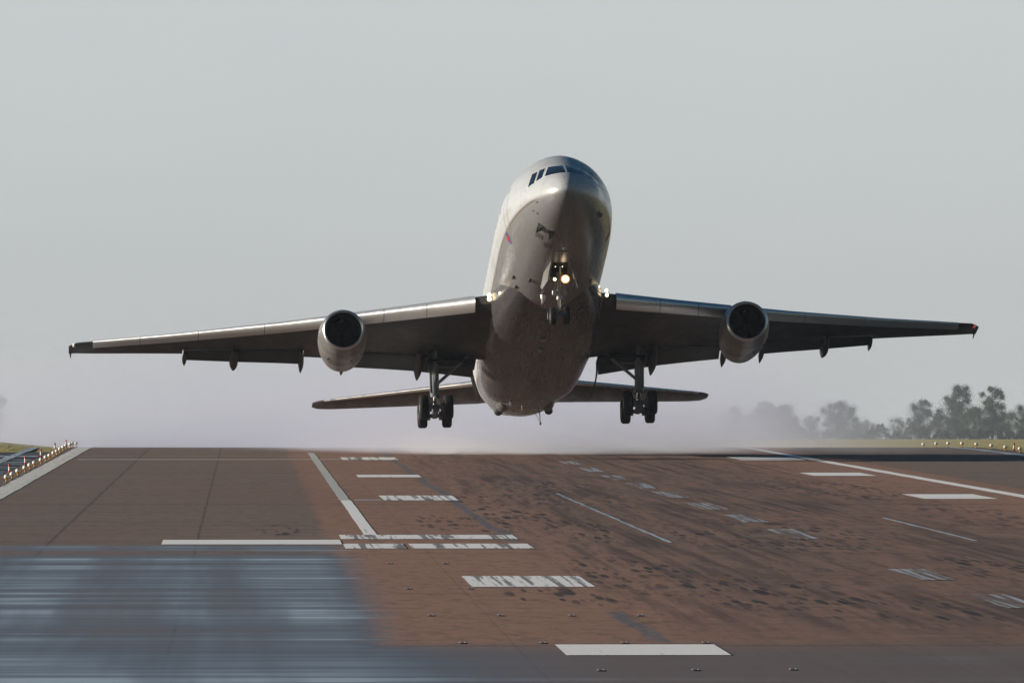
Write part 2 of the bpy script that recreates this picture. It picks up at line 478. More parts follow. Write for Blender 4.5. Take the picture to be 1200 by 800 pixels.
def ground():
    ss = [-300, -60, 0] + [20 * i for i in range(1, 24)] + [465 + 5 * i for i in range(40)] + [680, 720, 780, 860, 960, 1100, 1300, 1600, 2000, 2500, 3000, 3600, 4500, 6000, 9000, 14000, 22000]
    ts = [-9000, -3000, -900, -300, -120, -60, -40, -28, -20, -16, -13, -11.4, 0, 20, 45.6, 47, 50, 60, 80, 120, 300, 900, 3000, 9000]
    vs_, fs_ = [], []
    for s_ in ss:
        for t_ in ts:
            h = -0.05 if -11.5 < t_ < 46 else -0.03
            g = random.uniform(-0.04, 0.04) if (s_ > 500 and (t_ > 46 or t_ < -12)) else 0
            if t_ < -12.5 and 475 < s_ < 900:                       # grass bank left of the runway
                h += 0.42 * min(1, (-12.5 - t_) / 2.0) * min(1, (s_ - 475) / 30) * max(0, 1 - abs(s_ - 520) / 380)
            if t_ > 46.5 and 470 < s_ < 3000:
                h += 0.22 * min(1, (t_ - 46.5) / 4.0) * min(1, (s_ - 470) / 40)
            vs_.append((t_, s_, zs(s_) + h + g))
    n = len(ts)
    for i in range(len(ss) - 1):
        for j in range(n - 1):
            a = i * n + j
            fs_.append((a, a + 1, a + n + 1, a + n))
    me = bpy.data.meshes.new('grass_ground')
    me.from_pydata(vs_, [], fs_)
    me.materials.append(M['grass'])
    me.polygons.foreach_set('use_smooth', [True] * len(me.polygons))
    o = bpy.data.objects.new('grass_ground', me)
    COL.objects.link(o)
    o.rotation_euler = RUNROT
    tag(o, 'yellow green airfield grass reaching the tree line', kind='structure')
ground()

rw = strip('runway', -11.3, 45.5, 20, 700, 0.0, M['asphalt'], nt=12, ds=5)
tag(rw, 'brown asphalt runway with tyre marks and a wet patch with sky reflection painted in blue', kind='structure')

# wet apron on the left
t = NT('wet taxiway asphalt')
v, x, y, z = t.coord()
s1 = t.noise(v, (0.22, 0.16, 1), 6, 0.65)
t.set(color=t.mix(t.ramp(s1, 0.4, 0.6), (0.03, 0.033, 0.036), (0.07, 0.075, 0.08)), rough=t.ramp(s1, 0.42, 0.60, 0.75, 0.30), spec=t.ramp(s1, 0.42, 0.6, 0.15, 0.5))
M['wet'] = t.m
t = NT('bluish wet line paint')
v, x, y, z = t.coord()
s1 = t.noise(v, (3, 0.12, 1), 4, 0.7)
t.set(color=t.mix(t.ramp(s1, 0.35, 0.65), (0.16, 0.22, 0.27), (0.50, 0.55, 0.60)), rough=0.4, spec=0.4)
M['wetline'] = t.m
tag(strip('taxiway', -60, -11.3, 60, 474, 0.006, M['wet'], nt=6), 'dark wet taxiway asphalt left of the runway', kind='structure')
tag(strip('taxiway_line', -13.0, -12.5, 120, 500, 0.03, M['wetline'], edge=0.06), 'bluish white taxiway line left of the lamps', kind='structure')
tag(strip('taxiway_line', -60, -11.35, 450, 456, 0.022, M['wetline'], edge=0.0), 'pale blue line crossing the far end of the wet taxiway', kind='structure')
tag(strip('runway_gutter', 43.3, 44.1, 430, 512, 0.015, M['wetline'], edge=0.1), 'pale blue wet gutter along the right runway edge', kind='structure')

# markings -----------------------------------------------------------
MARKH = 0.012
def mark(t0, t1, s0, s1, mat, label, h=MARKH, ds=4.0, edge=0.0):
    o = strip('runway_marking', t0, t1, s0, s1, h, M[mat], ds=ds, edge=edge)
    tag(o, label, kind='structure')
mark(-10.2, -9.3, 60, 545, 'markside', 'broad grey white stripe along the left runway edge', edge=0.03)
mark(3.67, 4.07, 250.7, 312.5, 'mark', 'white line from the double bar to the thin cross line', ds=3, edge=0.012)
mark(3.64, 4.03, 313, 470, 'markedge', 'older dull continuation of the long white line', ds=3, edge=0.02)
mark(30.25, 30.9, 60, 560, 'mark', 'long white side line on the right half of the runway', edge=0.03)
mark(-2.4, 2.85, 237.8, 243.8, 'mark', 'long white bar on the edge of the wet patch')
mark(2.9, 8.2, 244.8, 250.6, 'markworn', 'upper white bar of the striped double bar')
mark(2.88, 4.62, 232.5, 238.6, 'markworn', 'short left piece of the lower striped bar')
mark(4.78, 8.25, 232.5, 238.6, 'markworn', 'long right piece of the lower striped bar')
mark(5.38, 8.3, 193.3, 203.0, 'markworn', 'heavily streaked white bar before the tyre marks')
mark(5.85, 8.85, 148.6, 154.2, 'mark', 'clean white bar nearest the camera')
mark(5.3, 8.2, 312, 323, 'markworn', 'white bar streaked by tyres beyond the double bar')
mark(5.2, 8.1, 373, 381, 'mark', 'slim white bar far ahead of the aircraft')
mark(5.25, 8.25, 437, 449, 'markworn', 'farthest white bar under the aircraft')
mark(26.3, 29.2, 377.5, 388, 'mark', 'white bar beside the right side line, farther one')
mark(26.2, 29.05, 315, 326, 'mark', 'white bar beside the right side line, nearer one')
mark(26.5, 30.0, 436, 450, 'mark', 'white bar lying in the shadow of the wing')
mark(4.2, 5.25, 312, 313.6, 'markedge', 'thin pale cross line beside the long white line')
mark(-8.9, 8.2, 438, 440.2, 'markedge', 'thin pale line across the far runway')
for s0, s1 in ((176.5, 187), (199, 209.6), (245, 259), (270, 283), (293, 307), (318, 332), (341, 355), (365, 379), (391, 406), (416, 431)):
    o = strip('runway_marking', 16.5, 17.35, s0, s1, MARKH, M['markold'], ds=3, edge=0.05)
    tag(o, 'worn bluish white dash of the runway centreline', kind='structure', group='worn centreline dashes')
mark(12.44, 12.58, 240, 328, 'wetline', 'thin pale joint line left of the centreline', ds=3, edge=0.03)
mark(21.6, 21.75, 242, 277, 'wetline', 'thin pale joint line right of the centreline', ds=3, edge=0.03)

# studs ----------------------------------------------------------------
studs = [(3.83, 215.2), (5.3, 215.4), (3.86, 191.6), (5.3, 191.6), (3.92, 171.5), (5.38, 171.5), (6.87, 171.4), (8.3, 171.4), (4.14, 154.9), (5.66, 154.9), (7.2, 154.9), (8.74, 154.9), (6.16, 141.2), (7.8, 141.3), (9.5, 141.5)]
def stud():
    m = MB()
    m.lathe([(0.0, 0.10), (0.008, 0.095), (0.018, 0.07), (0.022, 0.04), (0.023, 0.001)], (0, 0, 0), (0, 0, 1), n=20)
    o = m.build('runway_stud', M['dark'])
    for dx in (-0.05, 0.05):
        l = MB(); l.box((dx, -0.06, 0.026), (0.045, 0.03, 0.022)); l.build('lens', M['white'], o)
    return o
st0 = stud()
rows = {215: 'row farthest from the camera', 191: 'second farthest row', 171: 'row before the streaked bar', 154: 'row level with the nearest white bar', 141: 'row nearest the camera'}
count = {}
words = ['leftmost', 'second from the left', 'third from the left', 'rightmost']
for i, (a, b) in enumerate(studs):
    if i == 0: o = st0
    else:
        o = st0.copy(); COL.objects.link(o)
        for ch in st0.children:
            c2 = ch.copy(); COL.objects.link(c2); c2.parent = o
    k = int(b); n = count.get(k, 0); count[k] = n + 1
    tot = sum(1 for q in studs if int(q[1]) == k)
    w = 'rightmost' if n == tot - 1 else ('middle' if tot == 3 and n == 1 else words[n])
    o.location = TS(a, b, 0.0); o.rotation_euler = RUNROT
    tag(o, 'flush light stud, ' + w + ' of the ' + rows[k], 'runway light', 'flush light studs in the runway')

# edge lamps -------------------------------------------------------------
M['amber'] = paint('amber glass', (0.62, 0.30, 0.06), 0.25, dirt_amt=0.05)
M['lampwhite'] = paint('white lamp dome', (0.85, 0.82, 0.74), 0.3, dirt_amt=0.05)
def edge_lamp():
    root = empty('edge_lamp')
    m = MB(); m.lathe([(0, 0.14), (0.02, 0.14), (0.03, 0.05), (0.035, 0.001)], (0, 0, 0), (0, 0, 1), n=16); m.build('base', M['dark'], root)
    m = MB(); m.tube((0, 0, 0.02), (0, 0, 0.17), 0.035, 0.03); m.build('stem', M['amber'], root)
    m = MB(); m.lathe([(0, 0.03), (0.01, 0.10), (0.05, 0.115), (0.06, 0.10)], (0, 0, 0.16), (0, 0, 1), n=20, cap=True); m.build('collar', M['amber'], root)
    m = MB(); m.lathe([(0, 0.10), (0.04, 0.115), (0.09, 0.10), (0.13, 0.06), (0.145, 0.001)], (0, 0, 0.215), (0, 0, 1), n=20); m.build('lens_dome', M['lampwhite'], root)
    return root
def copy_tree(o, parent=None):
    c_ = o.copy(); COL.objects.link(c_)
    if parent: c_.parent = parent
    for ch in list(o.children):
        if ch.name in COL.objects: copy_tree(ch, c_)
    return c_
lamp0 = edge_lamp()
order = ['first', 'second', 'third', 'fourth', 'fifth', 'sixth', 'seventh', 'eighth', 'ninth', 'tenth', 'eleventh', 'twelfth', 'thirteenth', 'fourteenth', 'fifteenth', 'sixteenth', 'seventeenth', 'eighteenth', 'nineteenth']
for i in range(18):
    o = lamp0 if i == 0 else copy_tree(lamp0)
    o.location = TS(-10.36 - 0.3 * max(0, (i - 8) / 9) + random.uniform(-.05, .05), 346.5 + 10.15 * i + random.uniform(-.6, .6)); o.rotation_euler = (random.uniform(-.07, .07), random.uniform(-.07, .07), random.uniform(0, 3)); o.scale = (1, 1, random.uniform(0.93, 1.06))
    tag(o, 'amber and white edge lamp on the left runway edge, ' + order[i] + ' from the camera', 'runway light', 'edge lamps along the left side')
rl = [470, 479, 488, 498, 508, 518, 527, 537]
for i, s_ in enumerate(rl):
    o = copy_tree(lamp0)
    o.location = TS(44.6, s_); o.rotation_euler = (0, 0, random.uniform(0, 3))
    tag(o, 'pale edge lamp by the grass on the right runway edge, ' + order[i] + ' from the camera', 'runway light', 'edge lamps along the right side')
def post():
    root = empty('marker_post')
    m = MB(); m.box((0, 0, 0.02), (0.16, 0.16, 0.04)); m.build('base', M['dark'], root)
    m = MB(); m.tube((0, 0, 0.04), (0, 0, 0.15), 0.05); m.build('lower_band', M['red'], root)
    m = MB(); m.tube((0, 0, 0.15), (0, 0, 0.33), 0.05); m.build('white_band', M['lampwhite'], root)
    m = MB(); m.lathe([(0, 0.052), (0.12, 0.05), (0.14, 0.03), (0.145, 0.001)], (0, 0, 0.33), (0, 0, 1), n=14); m.build('top_band', M['red'], root)
    return root
post0 = post()
for i, (a, b) in enumerate([(-11.0, 385), (-11.08, 416), (-11.08, 448), (-11.08, 481), (-11.1, 512)]):
    o = post0 if i == 0 else copy_tree(post0)
    o.location = TS(a, b)
    tag(o, 'red and white marker post behind the left edge lamps, ' + order[i] + ' from the camera', 'marker post', 'marker posts on the left')
o = copy_tree(post0); o.location = TS(45.3, 481)
tag(o, 'single red and white marker post by the grass on the right', 'marker post')

# ------------------------------------------------------------------ trees
t = NT('tree leaves')
v, x, y, z = t.coord()
n = t.noise(v, (0.25, 0.25, 0.25), 3, 0.5)
t.set(color=t.mix(t.ramp(n, 0.35, 0.65), (0.050, 0.064, 0.050), (0.088, 0.105, 0.080)), rough=0.8, spec=0.1)
M['leaf'] = t.m
M['bark'] = paint('tree bark', (0.06, 0.05, 0.04), 0.9, spec=0.1)
def tree(x_, dist, height, width, label, group=None, seed=0, dens=1.0):
    rnd = random.Random(seed)
    root = empty('tree', (0, 0, 0))
    base_z = zs(dist) - 0.4
    root.location = (x_, dist, base_z)
    m = MB()
    tr = height * 0.022
    m.tube((0, 0, 0), (0, 0, height * 0.45), tr, tr * 0.6, 8)
    m.tube((0, 0, height * 0.45), (rnd.uniform(-.5, .5), 0, height * 0.85), tr * 0.6, tr * 0.15, 8)
    clumps = []
    lean = rnd.uniform(-0.06, 0.06) * width
    nc = 34
    for i in range(nc):
        u = (i + rnd.random()) / nc
        zc = height * (0.05 + 0.88 * u)
        prof = (0.62 + 0.38 * math.sin(PI * min(1, u * 1.25))) if u < 0.55 else 1.0 * math.sqrt(max(0.03, 1 - ((u - 0.5) / 0.52) ** 2))
        wr = width / 2 * prof
        a = rnd.uniform(0, 2 * PI)
        rr = wr * math.sqrt(rnd.random())
        clumps.append((Vector((rr * math.cos(a) + lean * u, rr * math.sin(a), zc)), width * rnd.uniform(0.07, 0.15)))
    clumps.append((Vector((lean, 0, height * 0.92)), width * 0.09))
    clumps.append((Vector((lean * .5, 0, height * 0.55)), width * 0.36))
    clumps.append((Vector((0, 0, height * 0.28)), width * 0.38))
    for p, r in clumps[8:30:2]:
        m.tube((0, 0, min(p.z * 0.6, height * 0.5)), p, tr * 0.35, tr * 0.1, 5)
    m.build('trunk', M['bark'], root)
    vs_, fs_ = [], []
    for p, r in clumps:
        for k in range(int(560 * dens * (r / 2.2) ** 1.7) + 120):
            d = Vector((rnd.gauss(0, 1), rnd.gauss(0, 1), rnd.gauss(0, 1)))
            d = d.normalized() * r * abs(rnd.gauss(0.60, 0.40))
            q = p + Vector((d.x, d.y, d.z * 0.95))
            if q.z < 0.6: continue
            sz = rnd.uniform(0.14, 0.34) * (height / 28)
            a = Vector((rnd.gauss(0, 1), rnd.gauss(0, 1), rnd.gauss(0, .6))).normalized() * sz
            b = a.cross(Vector((rnd.gauss(0, 1), rnd.gauss(0, 1), rnd.gauss(0, 1)))).normalized() * sz * rnd.uniform(0.4, 0.8)
            i0 = len(vs_)
            vs_ += [q - a, q + b, q + a, q - b]
            fs_.append((i0, i0 + 1, i0 + 2, i0 + 3))
    c_ = MB(); c_.add(vs_, fs_)
    c_.build('crown', M['leaf'], root, smooth=0, fix=False)
    tag(root, label, 'tree', group)
def tree_px(px, top, wpx, dist, label, seed):
    sc = dist / 9600.0
    h = (516 - top) * sc + (CAMZ - zs(dist)) + 0.4
    tree((px - 600) * sc, dist, h, wpx * sc, label, 'hazy trees beyond the airfield', seed)
TR = [(1120, 449, 52, 4500, 'tallest rounded dark tree right of the wing tip'),
      (1163, 451, 42, 4530, 'tall pointed tree right of the tallest one'),
      (1199, 474, 44, 4470, 'dark tree cut by the right edge of the photo'),
      (1078, 467, 44, 4570, 'medium tree with a sloping left side, left of the tallest one'),
      (1142, 478, 46, 4440, 'low bushy tree filling the gap below the two tallest'),
      (1183, 484, 40, 4620, 'low bushy tree between the pointed tree and the edge tree'),
      (1100, 484, 36, 4380, 'low bush like tree at the left foot of the tallest one'),
      (1053, 490, 40, 4680, 'small tree sloping down left of the medium one'),
      (1024, 497, 40, 6200, 'smallest low tree in the gap of the tree line'),
      (984, 470, 46, 6000, 'faint hazy tree with a rounded top, right of the spray'),
      (1005, 488, 36, 5900, 'faint low tree at the right foot of the hazy rounded one'),
      (950, 487, 44, 4900, 'faint low hazy tree left of the rounded one'),
      (921, 474, 46, 6300, 'faint hazy tree in the middle of the spray edge'),
      (893, 470, 44, 6400, 'very faint tree half lost in the spray'),
      (862, 476, 40, 6500, 'faintest tree beside the right tailplane tip'),
      (-12, 462, 44, 9000, 'faint tree at the left edge of the photo')]
for i, a in enumerate(TR):
    tree_px(*a, seed=40 + i)
def hedge(px0, px1, dist, h0, label):
    rnd = random.Random(5)
    sc = dist / 9600.0
    x0, x1 = (px0 - 600) * sc, (px1 - 600) * sc
    root = empty('hedgerow', ((x0 + x1) / 2, dist, zs(dist) - 0.4))
    L_ = (x1 - x0) / 2
    vs_, fs_ = [], []
    for k in range(26000):
        u = rnd.uniform(-L_, L_)
        top = h0 * (0.62 + 0.25 * math.sin(u * 0.31 + 1) + 0.18 * math.sin(u * 0.83) + 0.1 * math.sin(u * 2.1)) * min(1, (L_ - abs(u)) / 8 + 0.3)
        q = Vector((u, rnd.uniform(-3, 3), top * (1 - abs(rnd.gauss(0, 0.45)))))
        if q.z < 0: continue
        a = Vector((rnd.gauss(0, 1), rnd.gauss(0, 1), rnd.gauss(0, .6))).normalized() * rnd.uniform(0.15, 0.4)
        b = a.cross(Vector((rnd.gauss(0, 1), rnd.gauss(0, 1), rnd.gauss(0, 1)))).normalized() * rnd.uniform(0.12, 0.3)
        i0 = len(vs_); vs_ += [q - a, q + b, q + a, q - b]; fs_.append((i0, i0 + 1, i0 + 2, i0 + 3))
    m = MB(); m.add(vs_, fs_); m.build('foliage', M['leaf'], root, smooth=0, fix=False)
    m = MB()
    for k in range(40):
        u = -L_ + 2 * L_ * (k + 0.5) / 40
        m.tube((u, 0, 0), (u + rnd.uniform(-.5, .5), 0, h0 * 0.5), 0.12, 0.05, 6)
    m.build('stems', M['bark'], root)
    tag(root, label, 'hedge')
hedge(1010, 1215, 4350, 9.5, 'long low uneven hedge running along the foot of the dark trees')
hedge(860, 1016, 5700, 9.0, 'faint low hedge under the hazy trees beside the spray')

# ------------------------------------------------------------------ the aircraft (body frame: x right, y aft, z up)
BASE = Vector((0, 28.3, -5.9))
yaw, pitch, roll = R(3.45), R(-15.1), R(-1.32)
MR = Matrix.Rotation(yaw, 4, 'Z') @ Matrix.Rotation(pitch, 4, 'X') @ Matrix.Rotation(roll, 4, 'Y')
NOSE = Vector((2.81, 415.9, CAMZ + 13.79))
air = empty('airliner')
air.matrix_world = Matrix.Translation(NOSE + MR @ BASE) @ MR
tag(air, 'grey and white three engined airliner climbing off the runway with wheels down', 'aircraft')
def part(mb, name, mat, parent=None, **k):
    if parent is None: return mb.build(name, mat, air, loc=-BASE, **k)
    return mb.build(name, mat, parent, **k)

def interp(tab, y_):
    if y_ <= tab[0][0]: return tab[0][1:]
    for a, b in zip(tab, tab[1:]):
        if y_ <= b[0]:
            u = (y_ - a[0]) / (b[0] - a[0])
            return tuple(p + (q - p) * u for p, q in zip(a[1:], b[1:]))
    return tab[-1][1:]
# y, top, bottom, half width, z of the widest line
FT = [(0.0, -0.98, -1.02, 0.02, -1.0), (0.06, -0.74, -1.27, 0.27, -1.0), (0.2, -0.53, -1.47, 0.48, -1.0), (0.5, -0.24, -1.72, 0.78, -0.97),
      (1.0, 0.12, -1.98, 1.13, -0.92), (1.6, 0.47, -2.2, 1.45, -0.84), (2.3, 0.82, -2.38, 1.76, -0.73), (2.9, 1.06, -2.5, 1.9, -0.62), (3.6, 1.48, -2.61, 2.1, -0.52),
      (4.4, 1.97, -2.71, 2.32, -0.4), (5.4, 2.37, -2.81, 2.52, -0.27), (6.6, 2.70, -2.9, 2.71, -0.15), (8.2, 2.88, -2.96, 2.86, -0.05), (10.5, 2.96, -2.985, 2.96, 0.0), (12.5, 2.985, -2.985, 2.985, 0.0),
      (32.5, 2.985, -2.985, 2.985, 0.0), (35.5, 2.98, -2.86, 2.93, 0.05), (38.5, 2.95, -2.45, 2.76, 0.25), (41.5, 2.88, -1.72, 2.45, 0.55), (44.5, 2.78, -0.8, 2.03, 0.95), (47.0, 2.7, -0.05, 1.68, 1.3), (49.0, 2.62, 0.45, 1.42, 1.5)]
def smoothed(tab, ys):
    out = []
    for y_ in ys:
        h = 0.12 + 0.05 * y_ if y_ < 8 else 0.8
        h = min(h, 0.5 * y_ + 0.0, 0.8)
        acc = [0] * (len(tab[0]) - 1)
        for k in (-1, -0.5, 0, 0.5, 1):
            r_ = interp(tab, y_ + k * h)
            acc = [a + b / 5 for a, b in zip(acc, r_)]
        out.append((y_, *acc))
    return out
ys = [0, 0.03, 0.08, 0.15, 0.25, 0.4, 0.6, 0.8, 1.0, 1.3, 1.6, 1.95, 2.3, 2.6, 2.9, 3.25, 3.6, 4.0, 4.4, 4.9, 5.4, 6.0, 6.6, 7.4, 8.2, 9.2, 10.5] + [12 + i * 2 for i in range(10)] + [31, 32, 33, 34, 35, 36, 37, 38, 39.5, 41, 42.5, 44, 45.5, 47, 48, 49]
NR = 96
def ring(y_, top, bot, hw, zc, n=NR):
    r_ = []
    for i in range(n):
        a = 2 * PI * i / n
        cx, sz = math.cos(a), math.sin(a)
        if sz > 0 and y_ < 11:                      # the flight deck roof is narrower than a plain ellipse
            cx = math.copysign(abs(cx) ** (1 + 0.10 * min(1, y_ / 2.5) * min(1, (11 - y_) / 5)), cx)
        r_.append(Vector((hw * cx, y_, zc + ((top - zc) if sz > 0 else (zc - bot)) * sz)))
    return r_
fm = MB()
fm.loft([ring(*q) for q in smoothed(FT, ys)], cap0=True, cap1=True)
fus = part(fm, 'fuselage', M['body'])
bvh = BVHTree.FromPolygons([Vector(v_) for v_ in fm.v], [f_ for f_ in fm.f if len(f_) == 4])
def on_skin(x_, z_, lift=0.015):
    """point of the nose skin straight behind front-view point (x,z)"""
    hit = bvh.ray_cast(Vector((x_, -5, z_)), Vector((0, 1, 0)))
    if hit[0] is None: return None
    n_ = hit[1] if hit[1].y < 0 else -hit[1]
    return hit[0] + n_ * lift
def on_side(sgn, y_, z_, lift=0.012):
    hit = bvh.ray_cast(Vector((sgn * 8, y_, z_)), Vector((-sgn, 0, 0)))
    n_ = hit[1] if hit[1].x * sgn > 0 else -hit[1]
    return hit[0] + n_ * lift
def on_belly(x_, y_, lift=0.012):
    hit = bvh.ray_cast(Vector((x_, y_, -9)), Vector((0, 0, 1)))
    n_ = hit[1] if hit[1].z < 0 else -hit[1]
    return hit[0] + n_ * lift
def patch(fn, quad, nu=6, nv=4):
    """grid on the skin inside a quad given in fn's two coordinates"""
    m = MB(); vs_ = []
    for i in range(nu + 1):
        for j in range(nv + 1):
            u, w = i / nu, j / nv
            a = [quad[0][k] * (1 - u) + quad[1][k] * u for k in (0, 1)]
            b = [quad[3][k] * (1 - u) + quad[2][k] * u for k in (0, 1)]
            vs_.append(fn(a[0] * (1 - w) + b[0] * w, a[1] * (1 - w) + b[1] * w))
    fs_ = [(i * (nv + 1) + j, (i + 1) * (nv + 1) + j, (i + 1) * (nv + 1) + j + 1, i * (nv + 1) + j + 1) for i in range(nu) for j in range(nv)]
    return m.add(vs_, fs_)
# cockpit windows: front view quads (x, z) for the right side, mirrored; filled in below
WINS = [((0.06, 0.075), (1.04, 0.12), (0.75, 1.05), (0.07, 1.01)),
        ((1.15, 0.12), (1.46, 0.0), (1.16, 0.95), (0.89, 1.02)),
        ((1.56, -0.02), (1.83, -0.06), (1.53, 0.84), (1.27, 0.91))]
def win(sgn, q, grow, lift):    # grow: frame width outside the pane
    cx = sum(p[0] for p in q) / 4; cz = sum(p[1] for p in q) / 4
    qq = []
    for p in q:
        dx, dz = p[0] - cx, p[1] - cz
        qq.append((cx + dx + math.copysign(grow, dx), cz + dz + math.copysign(grow * 1.3, dz)))
    return patch(lambda a, b: on_skin(sgn * a, b, lift), qq, 8, 6)
for sgn in (-1, 1):
    for q in WINS:
        fr = part(win(sgn, q, 0.035, 0.006), 'cockpit_window', M['frame'], fus)
        g = part(win(sgn, q, 0.0, 0.014), 'pane', M['glass'], fus)
        g.parent = fus

# cabin windows, doors, markings on the sides
for sgn in (-1, 1):
    for k in range(26):
        y_ = 9.3 + k * 1.25
        if 14.6 < y_ < 16.2 or 26.5 < y_ < 28: continue
        a = patch(lambda u, w: on_side(sgn, u, w, 0.01), ((y_, 0.42), (y_ + 0.26, 0.42), (y_ + 0.26, 0.78), (y_, 0.78)), 2, 2)
        part(a, 'cabin_window', M['glass'], fus)
    for y_ in (6.6, 15.0, 27.0):
        m = MB()
        for q in (((y_, -1.05), (y_ + 1.05, -1.05), (y_ + 1.05, -1.0), (y_, -1.0)), ((y_, 0.95), (y_ + 1.05, 0.95), (y_ + 1.05, 1.0), (y_, 1.0)), ((y_, -1.0), (y_ + 0.05, -1.0), (y_ + 0.05, 0.95), (y_, 0.95)), ((y_ + 1.0, -1.0), (y_ + 1.05, -1.0), (y_ + 1.05, 0.95), (y_ + 1.0, 0.95))):
            p_ = patch(lambda u, w: on_side(sgn, u, w, 0.012), q, 3, 6); m.add(p_.v, p_.f)
        part(m, 'door_outline', M['hub'], fus)
def disc_side(sgn, y_, z_, r, mat, name, lift):
    m = MB(); n = 20
    pts = [on_side(sgn, y_, z_, lift)] + [on_side(sgn, y_ + r * math.cos(2 * PI * i / n), z_ + r * math.sin(2 * PI * i / n), lift) for i in range(n)]
    m.add(pts, [(0, 1 + i, 1 + (i + 1) % n) for i in range(n)])
    return part(m, name, mat, fus)
for sgn in (-1, 1):
    disc_side(sgn, 8.0, -1.25, 0.30, M['blue'], 'roundel', 0.014)
    disc_side(sgn, 8.0, -1.25, 0.19, M['red'], 'roundel_centre', 0.02)

# wing root fairing
FA = [(13.8, 2.1, -2.75, 0.0), (15.5, 2.55, -3.0, 0.35), (17.5, 2.9, -3.14, 0.75), (20.0, 3.15, -3.24, 1.0), (24.0, 3.28, -3.28, 1.0), (27.0, 3.15, -3.25, 1.0), (29.0, 3.0, -3.22, 1.0), (31.5, 2.85, -3.12, 0.8), (34.0, 2.6, -2.9, 0.3), (35.6, 2.3, -2.6, 0.0)]
rings = []
for i in range(45):
    y_ = 13.8 + (35.6 - 13.8) * i / 44
    hw, bot, k = interp(FA, y_)
    top = -1.3 - 0.4 * (1 - k)
    e = 0.62 + 0.1 * k
    r_ = []
    for j in range(41):
        a = PI + PI * j / 40
        cx, sz = math.cos(a), math.sin(a)
        r_.append(Vector((hw * math.copysign(abs(cx) ** 0.78, cx), y_, top + (top - bot) * math.copysign(abs(sz) ** 0.78, sz))))
    r_ += [Vector((hw * 0.7, y_, top + 0.1)), Vector((-hw * 0.7, y_, top + 0.1))]
    rings.append(r_)
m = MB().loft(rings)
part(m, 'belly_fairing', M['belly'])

# wings ------------------------------------------------------------
# |x|, y of leading edge, z of leading edge, chord, incidence (deg), thickness ratio
WT = [(0.0, 15.8, -1.85, 13.6, 3.5, 0.12), (3.0, 18.05, -1.62, 11.6, 3.5, 0.12), (4.0, 18.8, -1.52, 10.9, 3.3, 0.12), (7.0, 21.0, -1.22, 8.9, 2.8, 0.115), (10.5, 23.55, -0.86, 7.3, 2.0, 0.11),
      (13.7, 25.95, -0.50, 5.75, 1.4, 0.105), (19.3, 30.15, 0.22, 3.6, 0.6, 0.10), (23.8, 33.55, 0.88, 2.35, -0.2, 0.095), (24.6, 34.2, 1.02, 2.1, -0.2, 0.09), (25.05, 35.0, 1.08, 1.5, -0.2, 0.08)]
def slat_c(x_): return (0.48 + 0.016 * x_) / interp(WT, x_)[2] + 0.004
def foil(c0, c1, n=14, t_=0.11, camber=0.012):
    """closed loop of (u, w): upper from c1 to c0, lower back"""
    def th(u): return 5 * t_ * (0.2969 * math.sqrt(max(u, 0)) - 0.126 * u - 0.3516 * u * u + 0.2843 * u ** 3 - 0.1015 * u ** 4)
    us = [c0 + (c1 - c0) * (1 - math.cos(PI * i / n)) / 2 for i in range(n + 1)]
    cam_ = lambda u: camber * 4 * u * (1 - u)
    up = [(u, cam_(u) + th(u)) for u in reversed(us)]
    lo = [(u, cam_(u) - th(u)) for u in (us[1:] if c0 == 0 else us)]
    return up + lo
def wpoint(x_, u, w, sgn, tab=WT, drop=None):
    ly, lz, ch, inc, tk = interp(tab, x_)
    a = -R(inc)
    yy, zz = u * ch, w * ch
    return Vector((sgn * x_, ly + yy * math.cos(a) - zz * math.sin(a), lz + yy * math.sin(a) + zz * math.cos(a)))
def wing_piece(xs, c0, c1, sgn, tab=WT, shift=None, camber=0.012, n=14):
    rings = []
    for x_ in xs:
        tk = interp(tab, x_)[4]
        lp = foil(c0, c1(x_) if callable(c1) else c1, n, tk, camber)
        r_ = []
        for u, w in lp:
            if shift: u, w = shift(x_, u, w)
            r_.append(wpoint(x_, u, w, sgn, tab))
        rings.append(r_)
    return MB().loft(rings)
def lin(a, b, n): return [a + (b - a) * i / n for i in range(n + 1)]
def slat_shift(x_, u, w):            # a shell wrapped round the nose of the wing, pushed forward and a little down
    ch = interp(WT, x_)[2]
    return u * 1.08 - 0.16 / ch, w * 1.16 - 0.035 / ch
